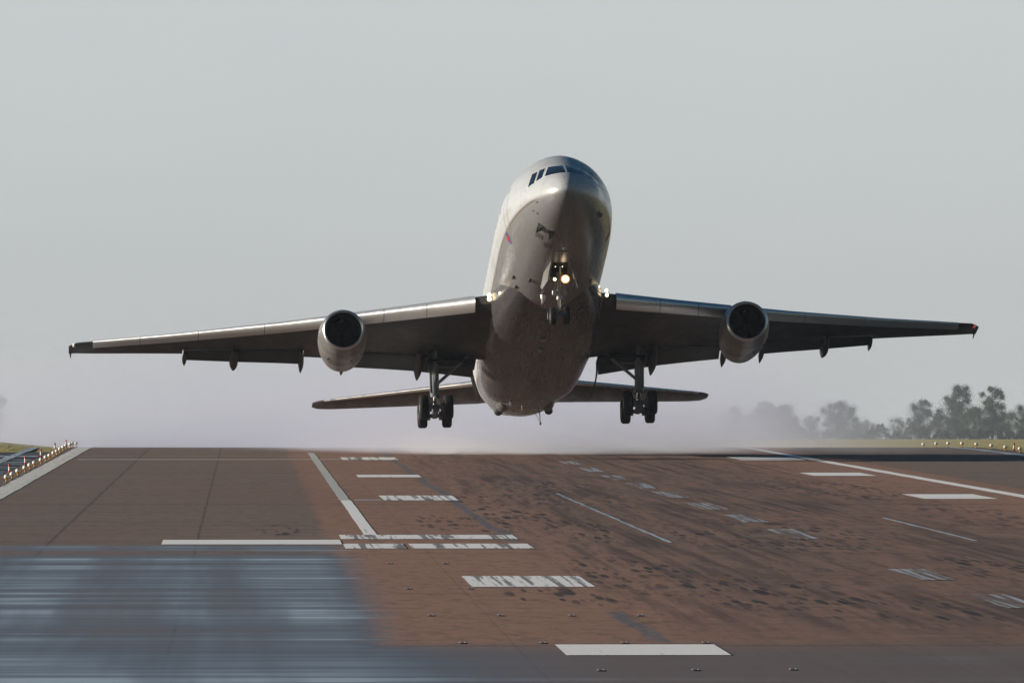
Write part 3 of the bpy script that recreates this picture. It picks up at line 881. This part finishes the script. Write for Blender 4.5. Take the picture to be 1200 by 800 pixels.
for sgn in (-1, 1):
    # main box, cut short where flaps sit
    xs = [0, 1.5, 2.6, 3, 3.5, 4, 5, 6, 7, 8, 9, 10.2]
    w_ = wing_piece(xs, 0.0, 0.78, sgn)
    w2 = wing_piece([10.2, 10.5, 11.5, 12.4], 0.0, 1.0, sgn); w_.add(w2.v, w2.f)
    w2 = wing_piece(lin(12.4, 18.9, 8), 0.0, 0.76, sgn); w_.add(w2.v, w2.f)
    w2 = wing_piece([18.9, 19.3, 20.5, 22, 23.2, 23.8, 24.3, 24.6, 24.85, 25.05], 0.0, 1.0, sgn); w_.add(w2.v, w2.f)
    wing = part(w_, 'wing', M['wing'], smooth=30)
    # slats in segments
    for a, b in ((3.75, 6.2), (6.23, 8.4), (8.43, 10.3), (11.3, 14.6), (14.63, 18.1), (18.13, 21.2), (21.23, 23.75)):
        m = wing_piece(lin(a, b, 4), 0.0, slat_c, sgn, shift=slat_shift)
        part(m, 'slat', M['bare'], wing)
    # flaps
    FL = [(3.4, 1.7), (7, 1.55), (10.2, 1.4), (12.4, 1.3), (16, 1.15), (18.9, 0.95)]
    for a, b, u0 in ((3.4, 10.15, 0.775), (12.45, 18.85, 0.755)):
        rings = []
        for x_ in lin(a, b, 6):
            L_ = interp(FL, x_)[0]
            inc = interp(WT, x_)[3]
            p0 = wpoint(x_, u0, -0.022, sgn)
            an = -R(inc + 17)
            rings.append([p0 + Vector((0, (u * math.cos(an) - w * math.sin(an)) * L_, (u * math.sin(an) + w * math.cos(an)) * L_)) for u, w in foil(0, 1, 10, 0.13, 0.03)])
        part(MB().loft(rings), 'flap', M['flap'], wing)
    # flap track fairings
    for x_, l0, l1, rr in ((6.35, 0.62, 1.03, 0.24), (10.38, 0.70, 1.10, 0.17), (12.55, 0.66, 1.16, 0.15), (16.15, 0.60, 1.27, 0.24), (18.8, 0.70, 1.24, 0.12)):
        ly, lz, ch, inc, tk = interp(WT, x_)
        rings = []
        for i in range(13):
            u = i / 12
            rad = rr * (math.sin(PI * min(u * 0.92 + 0.05, 1)) ** 0.6 if u < 0.62 else max(0.03, (1 - (u - 0.62) / 0.38) ** 0.75) * 0.98)
            uu = l0 + (l1 - l0) * u
            c_ = wpoint(x_, uu, -0.045, sgn)
            drop = 0.10 + 0.28 * max(0, u - 0.4) / 0.6 * ch / 7
            rings.append([c_ + Vector((rad * math.cos(2 * PI * k / 14), 0, -drop - rad * 0.4 + rad * 1.35 * math.sin(2 * PI * k / 14))) for k in range(14)])
        part(MB().loft(rings), 'flap_track_fairing', M['flap'], wing)
    # wing tip lamp and a trailing static edge
    m = MB(); p_ = wpoint(24.75, 0.12, 0.0, sgn)
    m.lathe([(0, 0.02), (0.1, 0.09), (0.3, 0.11), (0.5, 0.06), (0.55, 0.01)], p_ + Vector((0, -0.25, 0)), (0, 1, 0), n=14, cap=True)
    part(m, 'wing_tip_lamp', M['lampred'] if sgn > 0 else M['white'], wing)
    m = MB(); m.tube(wpoint(24.95, 0.95, 0, sgn), wpoint(24.95, 1.2, 0, sgn) + Vector((0, 0.15, -0.12)), 0.06, 0.02, 8)
    part(m, 'fuel_vent', M['dark'], wing)
    # dark gap where the slat stops at the root
    m = MB()
    a_ = wpoint(3.4, 0.0, -0.01, sgn)
    # landing lamps in the wing root
    lx = 3.42
    if sgn < 0: spots = ((3.05, 17.75, -1.50, 0.11), (3.05, 17.75, -1.72, 0.11), (2.62, 15.8, -1.95, 0.055), (2.4, 15.6, -1.95, 0.085))
    else: spots = ((3.16, 17.8, -1.36, 0.08), (3.18, 17.8, -1.62, 0.085), (2.62, 16.2, -1.62, 0.075))
    for q in spots:
        m = MB(); m.lathe([(-0.02, 0.005), (-0.015, q[3] * 0.7), (0.0, q[3]), (0.06, q[3] * 1.1), (0.25, q[3] * 0.6)], (sgn * q[0], q[1] - 0.12, q[2]), (0, 1, 0.0), n=20, cap=True)
        part(m, 'landing_light', M['lamp'], wing)

# tailplane ------------------------------------------------------------
TT = [(0, 39.9, 0.72, 7.6, -5, 0.10), (2.0, 41.5, 0.70, 6.8, -5, 0.10), (10.2, 47.55, 1.00, 3.0, -5, 0.09), (10.9, 48.1, 1.03, 2.4, -5, 0.08), (11.22, 48.65, 1.06, 1.4, -5, 0.06)]
TT = [(a, b, c_ + (b - 44.5) * 0.085 - 0.1, d, e, f_) for a, b, c_, d, e, f_ in TT]
for sgn in (-1, 1):
    m = wing_piece([0, 1, 2, 4, 6, 8, 10.2, 10.6, 10.9, 11.1, 11.22], 0.0, 1.0, sgn, tab=TT, camber=-0.01)
    tp = part(m, 'tailplane', M['tail'], smooth=30)
    m = wing_piece(lin(1.0, 10.6, 6), 0.0, 0.03, sgn, tab=TT, camber=-0.01, shift=lambda x_, u, w: (u - 0.004, w * 1.04))
    part(m, 'leading_edge', M['tailedge'], tp)
# fin, intake and tail engine
rings = []
for z_, y0, ch in ((2.4, 38.2, 9.6), (3.4, 39.2, 8.9), (4.6, 40.4, 8.2), (7.0, 42.9, 6.3), (9.5, 45.4, 4.3), (10.2, 46.2, 3.4)):
    rings.append([Vector((w * ch, y0 + u * ch, z_)) for u, w in foil(0, 1, 12, 0.1, 0)])
fin = part(MB().loft(rings), 'fin', M['white'], smooth=30)
m = MB(); rings = []
for y_, r_, z_ in ((36.0, 1.25, 3.75), (36.1, 1.35, 3.75), (37.0, 1.42, 3.72), (39, 1.4, 3.5), (42, 1.4, 2.9), (45, 1.3, 2.3), (48, 1.2, 1.85)):
    rings.append([Vector((r_ * math.cos(2 * PI * i / 28), y_, z_ + r_ * math.sin(2 * PI * i / 28))) for i in range(28)])
m.loft(rings)
part(m, 'tail_intake_duct', M['white'], fin)
m = MB(); m.lathe([(0, 1.25), (0.9, 1.12), (1.7, 0.95), (1.7, 0.9), (0.6, 0.8)], (0, 48.4, 1.8), (0, 1, 0.04), n=36)
part(m, 'tail_engine_nozzle', M['hot'], fin)

# engines ------------------------------------------------------------
def engine(sgn):
    c_ = Vector((sgn * 10.73, 19.6, -2.66))
    ax = Vector((-sgn * 0.012, 1, 0.0)).normalized()
    m = MB()
    m.lathe([(0.16, 1.107), (0.35, 1.173), (0.8, 1.254), (1.5, 1.302), (2.4, 1.297), (3.3, 1.235), (4.1, 1.130), (4.7, 1.026), (4.7, 0.978), (3.6, 0.997)], c_, ax, n=64)
    e = part(m, 'engine', M['cowl'])
    m = MB(); m.lathe([(0.16, 1.108), (0.08, 1.073), (0.02, 1.036), (0.0, 1.002), (0.02, 0.969), (0.10, 0.938)], c_, ax, n=64)
    part(m, 'intake_lip', M['lip'], e)
    m = MB(); m.lathe([(0.10, 0.937), (0.5, 0.926), (1.2, 0.950), (1.62, 1.016)], c_, ax, n=64)
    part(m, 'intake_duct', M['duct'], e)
    m = MB(); q = ax.to_track_quat('Z', 'Y'); nb = 33
    for k in range(nb):
        a = 2 * PI * k / nb
        vs_ = []
        for r_, tw in ((0.28, 0.25), (0.65, 0.6), (0.95, 0.95)):
            hw = 0.11 if r_ < 0.4 else 0.12
            for s_ in (-1, 1):
                an = a + s_ * hw * math.cos(tw) / r_
                vs_.append(c_ + q @ Vector((r_ * math.cos(an), r_ * math.sin(an), 1.25 + s_ * hw * math.sin(tw))))
        m.add(vs_, [(0, 1, 3, 2), (2, 3, 5, 4)])
    m.lathe([(1.5, 1.06), (1.5, 0.01)], c_, ax, n=32)
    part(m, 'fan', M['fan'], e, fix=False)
    m = MB(); m.lathe([(0.72, 0.005), (0.80, 0.10), (0.95, 0.19), (1.15, 0.27), (1.4, 0.31)], c_, ax, n=28)
    part(m, 'spinner', M['spinner'], e)
    m = MB(); m.lathe([(3.5, 0.76), (4.5, 0.70), (5.1, 0.55), (5.15, 0.50), (4.8, 0.40), (5.35, 0.05)], c_ + Vector((0, 0, 0.08)), ax, n=36)
    part(m, 'core_nozzle', M['hot'], e)
    # pylon
    rings = []
    for z_, y0, y1, hw in ((-1.9, 20.6, 25.6, 0.20), (-1.5, 20.95, 27.0, 0.24), (-1.25, 21.9, 27.6, 0.24), (-0.9, 23.3, 27.8, 0.2)):
        ch = y1 - y0
        rings.append([Vector((sgn * 10.73 + w / 0.05 * hw, y0 + u * ch, z_)) for u, w in foil(0, 1, 12, 0.1, 0)])
    part(MB().loft(rings), 'pylon', M['cowl'], e, smooth=30)
    m = MB(); m.box(c_ + Vector((0, 1.2, 1.28)), (0.12, 0.7, 0.10)); part(m, 'top_bracket', M['dark'], e)
    # cowl split lines and latches as real thin bands
    m = MB()
    for d in (0.82, 2.42): m.lathe([(d, interp([(0.8, 1.257), (2.4, 1.300)], d)[0]), (d + 0.008, interp([(0.8, 1.263), (2.4, 1.305)], d)[0]), (d + 0.03, interp([(0.8, 1.263), (2.4, 1.305)], d)[0]), (d + 0.038, interp([(0.8, 1.259), (2.4, 1.297)], d)[0])], c_, ax, n=64)
    part(m, 'cowl_band', M['dark'], e)
    # exhaust strakes / small scoops
    m = MB()
    for a in (-2.2, -1.2, -0.7):
        p_ = c_ + Vector((1.29 * math.cos(a), 1.9, 1.29 * math.sin(a))); m.box(p_, (0.10, 0.22, 0.10))
    part(m, 'drain_scoop', M['dark'], e)
for sgn in (-1, 1): engine(sgn)

# wheels ------------------------------------------------------------
def wheel(c_, dia, wd, parent, n=36):
    r_ = dia / 2; h = wd / 2
    m = MB(); m.lathe([(-h * 0.9, r_ * 0.55), (-h, r_ * 0.62), (-h, r_ * 0.84), (-h * 0.82, r_ * 0.95), (-h * 0.5, r_ * 0.995), (-h * 0.12, r_), (-h * 0.10, r_ * 0.985), (h * 0.10, r_ * 0.985), (h * 0.12, r_), (h * 0.5, r_ * 0.995), (h * 0.82, r_ * 0.95), (h, r_ * 0.84), (h, r_ * 0.62), (h * 0.9, r_ * 0.55)], c_, (1, 0, 0), n=n)
    w_ = part(m, 'wheel', M['tyre'], parent)
    m = MB(); m.lathe([(-h * 0.92, 0.01), (-h * 0.95, r_ * 0.2), (-h * 0.7, r_ * 0.3), (-h * 0.75, r_ * 0.5), (-h * 0.92, r_ * 0.57), (h * 0.92, r_ * 0.57), (h * 0.75, r_ * 0.5), (h * 0.7, r_ * 0.3), (h * 0.95, r_ * 0.2), (h * 0.92, 0.01)], c_, (1, 0, 0), n=24)
    part(m, 'hub', M['hub'], parent)
    return w_
# main gear
for sgn in (-1, 1):
    X = sgn * 5.5
    m = MB()
    m.tube((X, 26.9, -1.7), (X, 27.9, -4.0), 0.22, 0.21, 18)          # main cylinder
    m.tube((X, 27.85, -3.95), (X, 27.95, -4.15), 0.27, 0.27, 18)
    m.tube((X + sgn * 0.26, 27.0, -2.0), (X + sgn * 0.24, 27.8, -4.0), 0.055, 0.05, 8)
    m.tube((X - sgn * 0.05, 26.5, -1.9), (X, 27.6, -3.6), 0.09, 0.08, 8)
    g = part(m, 'main_gear_leg', M['strut'])
    m = MB(); m.tube((X, 27.85, -3.9), (X, 28.2, -4.8), 0.12, 0.12, 18); part(m, 'oleo', M['chrome'], g)
    m = MB()                                                          # side brace to the body
    m.tube((X - sgn * 0.15, 27.5, -3.55), (sgn * 3.2, 26.7, -1.85), 0.085, 0.10, 10)
    m.tube((X - sgn * 0.2, 27.3, -2.7), (X - sgn * 1.0, 27.2, -2.75), 0.05, 0.05, 8)
    part(m, 'side_brace', M['strut'], g)
    m = MB()
    m.tube((X, 27.7, -4.2), (X, 27.35, -4.65), 0.06, 0.06, 8); m.tube((X, 27.35, -4.65), (X, 27.95, -4.85), 0.06, 0.06, 8)
    m.box((X - 0.1, 27.4, -4.62), (0.10, 0.12, 0.12)); m.box((X + 0.16, 27.75, -4.25), (0.14, 0.16, 0.16))
    part(m, 'torque_link', M['strut'], g)
    m = MB(); m.box((X, 28.3, -4.9), (0.30, 2.0, 0.28))
    for yy in (27.4, 29.2): m.tube((X - 0.75, yy, -4.9), (X + 0.75, yy, -4.9), 0.11, 0.11, 14)
    m.box((X, 27.25, -5.1), (0.34, 0.2, 0.16))
    for dx in (-0.36, 0.36): 
        m.tube((X + dx - 0.12, 27.4, -4.9), (X + dx + 0.12, 27.4, -4.9), 0.24, 0.24, 16)
        m.tube((X + dx - 0.12, 29.2, -4.9), (X + dx + 0.12, 29.2, -4.9), 0.24, 0.24, 16)
    part(m, 'bogie_beam', M['strut'], g)
    for yy in (27.4, 29.2):
        for dx in (-0.66, 0.66):
            wheel(Vector((X + dx, yy, -4.9)), 1.32, 0.50, g)
    # inner door hanging beside the belly
    rings = []
    for i in range(9):
        u = i / 8
        zt = -1.9 - 2.05 * u
        xx = 3.45 - 0.42 * u ** 2.0
        th = 0.035
        y0 = 28.6 + 0.3 * u; y1 = 30.0 - 0.3 * u
        rings.append([Vector((sgn * (xx - th), y0, zt)), Vector((sgn * (xx + th), y0, zt)), Vector((sgn * (xx + th), y1, zt)), Vector((sgn * (xx - th), y1, zt))])
    part(MB().loft(rings), 'main_gear_door', M['flap'], g)
    m = MB(); m.box((sgn * 5.85, 27.1, -2.35), (0.06, 0.9, 1.1)); part(m, 'leg_door', M['grey'], g)
    # dark wheel well
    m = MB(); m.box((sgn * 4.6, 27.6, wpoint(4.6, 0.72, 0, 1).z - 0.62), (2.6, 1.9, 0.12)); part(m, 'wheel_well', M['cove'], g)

# nose gear
m = MB()
m.tube((0, 8.55, -2.8), (0, 9.05, -4.25), 0.115, 0.11, 16)
m.tube((0, 9.0, -4.1), (0, 9.05, -4.3), 0.15, 0.15, 16)
m.tube((-0.12, 8.4, -3.0), (-0.26, 8.75, -3.9), 0.035, 0.035, 8); m.tube((0.12, 8.4, -3.0), (0.26, 8.75, -3.9), 0.035, 0.035, 8)
m.tube((-0.3, 8.95, -3.98), (0.3, 8.95, -3.98), 0.07, 0.07, 10)
m.box((-0.27, 8.88, -3.98), (0.2, 0.25, 0.24)); m.box((0.27, 8.88, -3.98), (0.2, 0.25, 0.24))
m.tube((0, 7.5, -2.85), (0, 8.8, -3.9), 0.05, 0.05, 8)
g = part(m, 'nose_gear_leg', M['gearwhite'])
m = MB(); m.tube((0, 9.05, -4.28), (0, 9.28, -5.05), 0.07, 0.07, 14); part(m, 'oleo', M['chrome'], g)
m = MB(); m.tube((-0.42, 9.3, -5.1), (0.42, 9.3, -5.1), 0.07, 0.07, 12); m.box((0, 9.22, -5.02), (0.2, 0.24, 0.26))
m.tube((-0.06, 8.85, -4.3), (-0.1, 8.7, -4.65), 0.03, 0.03, 8); m.tube((-0.1, 8.7, -4.65), (0, 9.15, -5.0), 0.03, 0.03, 8)
part(m, 'axle', M['strut'], g)
for dx in (-0.36, 0.36): wheel(Vector((dx, 9.3, -5.1)), 0.92, 0.31, g)
for dx, mt, rr, lab in ((-0.28, 'lamp', 0.085, ''), (0.27, 'lamp_hot', 0.16, '')):
    m = MB(); m.lathe([(-0.02, 0.004), (-0.015, rr * 0.7), (0.0, rr), (0.02, rr)], (dx, 7.95, -3.52), (0, 1, 0), n=20); part(m, 'taxi_light', M[mt], g)
    if mt == 'lamp_hot':
        m = MB(); m.lathe([(0.004, rr * 1.0), (-0.01, rr * 1.2), (0.004, rr * 1.42), (0.03, rr * 1.40)], (dx, 7.95, -3.52), (0, 1, 0), n=24); part(m, 'lamp_glow_rim', M['lamp_glow_rim'], g)
    m = MB(); m.lathe([(0.0, rr * 1.02), (0.0, rr * 1.14), (0.12, rr * 0.9), (0.2, rr * 0.3)], (dx, 7.96, -3.52), (0, 1, 0), n=20, cap=True); part(m, 'lamp_housing', M['strut'], g)
for dx in (-0.26, 0.1):
    m = MB(); m.lathe([(-0.02, 0.004), (-0.01, 0.018), (0.0, 0.022), (0.05, 0.02)], (dx, 7.35, -3.02), (0, 1, 0), n=14, cap=True); part(m, 'small_lamp', M['lamp'], g)
for sgn in (-1, 1):
    rings = []
    for y_, d in ((6.75, 0.55), (7.2, 0.98), (8.6, 1.02), (8.9, 0.8)):
        x0 = sgn * (0.46 + 0.13 * (y_ - 6.75)); x1 = sgn * (0.62 + 0.15 * (y_ - 6.75))
        rings.append([Vector((x0 - 0.025, y_, -2.83)), Vector((x0 + 0.025, y_, -2.83)), Vector((x1 + 0.025, y_, -2.85 - d)), Vector((x1 - 0.025, y_, -2.85 - d))])
    part(MB().loft(rings), 'nose_gear_door', M['cowl'], g)
p_ = patch(on_belly, ((-0.42, 7.0), (0.42, 7.0), (0.42, 9.4), (-0.42, 9.4)), 4, 8)
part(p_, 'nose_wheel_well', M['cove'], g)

# probes and aerials under the nose
def probe(x_, y_, s_=1.0):
    m = MB()
    b = on_belly(x_, y_, -0.03)
    c0 = Vector((0, b.y, -0.8)); n_ = (b - c0); n_.y = 0; n_.normalize()
    tdir = Vector((-n_.z, 0, n_.x))
    def q(a, h, w): return b + Vector((0, a, 0)) + n_ * h + tdir * w
    m.loft([[q(-.12 * s_, 0, -.20 * s_), q(-.12 * s_, 0, .20 * s_), q(.5 * s_, 0, .24 * s_), q(.5 * s_, 0, -.24 * s_)], [q(.25 * s_, .30 * s_, -.04), q(.25 * s_, .30 * s_, .04), q(.55 * s_, .34 * s_, .05), q(.55 * s_, .34 * s_, -.05)]])
    m.tube(q(-.1 * s_, .32 * s_, 0), q(.55 * s_, .33 * s_, 0), .03 * s_, .05 * s_, 8)
    part(m, 'pitot_probe', M['dark'], fus)
probe(-1.25, 3.0, 0.9); probe(-0.72, 3.1, 0.9); probe(1.72, 3.0, 0.7); 
for x_, y_, a, b in ((-1.45, 3.9, 0.34, 0.5), (-1.0, 4.6, 0.45, 0.55)):
    part(patch(on_belly, ((x_, y_), (x_ + a, y_), (x_ + a, y_ + b), (x_, y_ + b)), 3, 3), 'access_panel', M['grey'], fus)
for x_, y_ in ((-1.45, 1.75), (-1.42, 2.25), (-1.6, 2.45)):
    m = MB(); m.box(on_belly(x_, y_, 0.0), (0.16, 0.06, 0.04)); part(m, 'static_port', M['dark'], fus)
m = MB(); m.tube(on_belly(0, 4.6, 0.0), on_belly(0, 4.6, 0.0) + Vector((0, 0.1, -0.16)), 0.05, 0.03, 10); m.box(on_belly(0, 5.4, 0.02), (0.6, 0.05, 0.03)); m.box(on_belly(0, 6.0, 0.02), (0.03, 1.0, 0.02))
part(m, 'aerial', M['hub'], fus)
m = MB(); b = on_belly(-0.55, 12.9, 0.0)
m.lathe([(0, 0.16), (0.15, 0.15), (0.3, 0.10), (0.38, 0.01)], b, (0, 0.1, -1), n=16); m.box(b + Vector((0.02, 0.7, -0.12)), (0.10, 0.7, 0.2))
part(m, 'belly_drain_mast', M['bare'], fus)
for y_, x_ in ((20.3, -0.1), (22.3, -0.12)):
    m = MB(); m.lathe([(0, 0.16), (0.05, 0.15), (0.09, 0.08), (0.10, 0.01)], (x_, y_, -3.30), (0, 0, -1), n=16); part(m, 'belly_lamp', M['hub'], fus)
for x_, y_ in ((-2.1, 12.2), (-1.9, 13.4), (1.2, 11.5), (1.9, 12.6), (-1.35, 11.0), (0.9, 16.0)):
    m = MB(); m.box(on_belly(x_, y_, 0.02), (0.14, 0.5, 0.07)); part(m, 'blade_aerial', M['grey'], fus)
m = MB(); b = Vector((-0.15, 15.5, -3.05)); m.loft([[b + Vector((-.02, -.25, 0)), b + Vector((.02, -.25, 0)), b + Vector((.02, .3, 0)), b + Vector((-.02, .3, 0))], [b + Vector((-.01, .05, -.42)), b + Vector((.01, .05, -.42)), b + Vector((.01, .28, -.42)), b + Vector((-.01, .28, -.42))]])
part(m, 'blade_aerial', M['hub'], fus)

# hose drum fairings under the tail
for x_, s_ in ((-1.35, 1), (1.35, 1)):
    m = MB(); rings = []
    for i in range(11):
        u = i / 10
        y_ = 36.0 + 2.9 * u
        b = on_belly(x_, y_, -0.25)
        r_ = 0.10 + 0.26 * math.sin(PI * min(1, 0.15 + u * 0.75))
        rings.append([b + Vector((r_ * math.cos(2 * PI * k / 16), 0, -0.10 + r_ * 1.1 * math.sin(2 * PI * k / 16))) for k in range(16)])
    m.loft(rings)
    h = part(m, 'hose_drum_fairing', M['grey'])
    m = MB(); e0 = on_belly(x_, 38.9, 0.1)
    m.lathe([(-0.3, 0.10), (0.0, 0.14), (0.2, 0.17), (0.4, 0.24), (0.42, 0.18)], e0 + Vector((0, -0.4, 0.0)), (0, 1, -0.1), n=16, cap=True)
    part(m, 'drogue', M['dark'], h)
m = MB(); b = on_belly(0.85, 38.4, 0); m.tube(b, b + Vector((0.05, 0.3, -0.6)), 0.03, 0.015, 6); m.box(b + Vector((0.05, 0.3, -0.6)), (0.10, 0.2, 0.10)); m.tube(b + Vector((-0.3, 0, 0.05)), b + Vector((0.05, 0.3, -0.55)), 0.015, 0.012, 6)
part(m, 'tail_aerial', M['dark'], fus)
m = MB(); m.tube(on_belly(-1.0, 34.2, 0.0), on_belly(-1.0, 34.2, 0.0) + Vector((0, 0.2, -0.25)), 0.09, 0.04, 8); m.tube(on_belly(-0.35, 34.8, 0.0), on_belly(-0.35, 34.8, 0.0) + Vector((0, 0.1, -0.3)), 0.04, 0.02, 8)
part(m, 'drain_mast', M['hub'], fus)

# ------------------------------------------------------------------ spray torn off the wet runway by the engines
def spray():
    t0, t1, s0, s1, h0, h1 = -34.0, 50.0, 456.0, 640.0, -0.3, 9.5
    vs_, fs_ = [], []
    rows_ = [s0 + (s1 - s0) * i / 16 for i in range(17)]
    for s_ in rows_:
        vs_ += [(t0, s_, zs(s_) + h0), (t1, s_, zs(s_) + h0), (t1, s_, zs(s_) + h1), (t0, s_, zs(s_) + h1)]
    m = MB(); rings = [vs_[i * 4:(i + 1) * 4] for i in range(17)]
    m.loft(rings)
    t = NT('spray mist')
    t.n.remove(t.b)
    v, x, y, z = t.coord()
    # height over the runway profile (4.9 m at the crest)
    hgt = t.math('SUBTRACT', z, t.ramp(y, 456, 520, 4.45, 4.93, False))
    hgt = t.math('MAXIMUM', hgt, 0.0)
    n1 = t.noise(v, (0.16, 0.05, 0.35), 4, 0.6)
    n2 = t.noise(v, (0.05, 0.02, 0.12), 2, 0.5, off=(3, 0, 0))
    core = t.math('POWER', 2.718, t.math('DIVIDE', hgt, -0.9))
    veil = t.math('POWER', 2.718, t.math('DIVIDE', hgt, -3.6))
    latc = t.math('MULTIPLY', t.ramp(x, 4.0, 12.0, 0.25, 1), t.ramp(x, 31.0, 22.0))
    latv = t.math('MULTIPLY', t.ramp(x, -34.0, 4.0, 0.65, 1), t.ramp(x, 46.0, 22.0))
    edge_s = t.math('MULTIPLY', t.ramp(y, t.ramp(x, -5, 10, 482, 456), t.ramp(x, -5, 10, 540, 474)), t.ramp(y, 640, 600))
    d = t.math('ADD', t.math('MULTIPLY', t.math('MULTIPLY', core, latc), 0.09), t.math('MULTIPLY', t.math('MULTIPLY', veil, latv), 0.033))
    pl = t.math('MAXIMUM', t.math('MULTIPLY', t.ramp(x, 9.0, 11.0), t.ramp(x, 14.5, 12.0)), t.math('MULTIPLY', t.ramp(x, 15.0, 17.0), t.ramp(x, 21.5, 18.0)))
    wisp = t.noise(v, (0.9, 0.12, 1.3), 5, 0.65, off=(7, 0, 2))
    pl = t.math('MULTIPLY', t.math('MULTIPLY', pl, t.math('POWER', 2.718, t.math('DIVIDE', hgt, -0.45))), t.ramp(wisp, 0.40, 0.62))
    d = t.math('ADD', d, t.math('MULTIPLY', pl, 0.30))
    d = t.math('MULTIPLY', d, t.math('MULTIPLY', edge_s, t.ramp(hgt, 9.2, 5.0)))
    d = t.math('MULTIPLY', d, t.ramp(n1, 0.32, 0.68, 0.45, 1.5))
    d = t.math('MULTIPLY', d, t.ramp(n2, 0.35, 0.65, 0.7, 1.25))
    pv = t.new('ShaderNodeVolumePrincipled')
    t.l.new(t.mix(t.math('MULTIPLY', core, t.ramp(x, 4.0, 12.0)), (0.75, 0.785, 0.93), (0.97, 0.97, 1.0)), pv.inputs['Color'])
    pv.inputs['Anisotropy'].default_value = 0.1
    t.l.new(d, pv.inputs['Density'])
    out = [q for q in t.n if q.type == 'OUTPUT_MATERIAL'][0]
    t.l.new(pv.outputs[0], out.inputs['Volume'])
    o = m.build('spray_cloud', t.m, smooth=0)
    o.rotation_euler = RUNROT
    tag(o, 'pale lavender spray and exhaust mist blown up behind the aircraft', 'mist', kind='stuff')
spray()

# ------------------------------------------------------------------ haze: thin air over the whole airfield
def haze():
    t = NT('thin haze')
    t.n.remove(t.b)
    pv = t.new('ShaderNodeVolumePrincipled')
    pv.inputs['Color'].default_value = (0.74, 0.86, 1.0, 1)
    pv.inputs['Density'].default_value = 0.00004
    pv.inputs['Anisotropy'].default_value = 0.0
    out = [q for q in t.n if q.type == 'OUTPUT_MATERIAL'][0]
    t.l.new(pv.outputs[0], out.inputs['Volume'])
    X, Y0, Y1, Z0, Z1 = 9600, -700, 23000, -5, 60
    m = MB()
    m.add([(-X, Y0, Z0), (X, Y0, Z0), (X, Y1, Z0), (-X, Y1, Z0), (-X, Y0, Z1), (X, Y0, Z1), (X, Y1, Z1), (-X, Y1, Z1)],
          [(0, 3, 2, 1), (4, 5, 6, 7), (0, 1, 5, 4), (1, 2, 6, 5), (2, 3, 7, 6), (3, 0, 4, 7)])
    o = m.build('haze', t.m, smooth=0)
    tag(o, 'thin pale haze over the airfield', 'haze', kind='stuff')
haze()
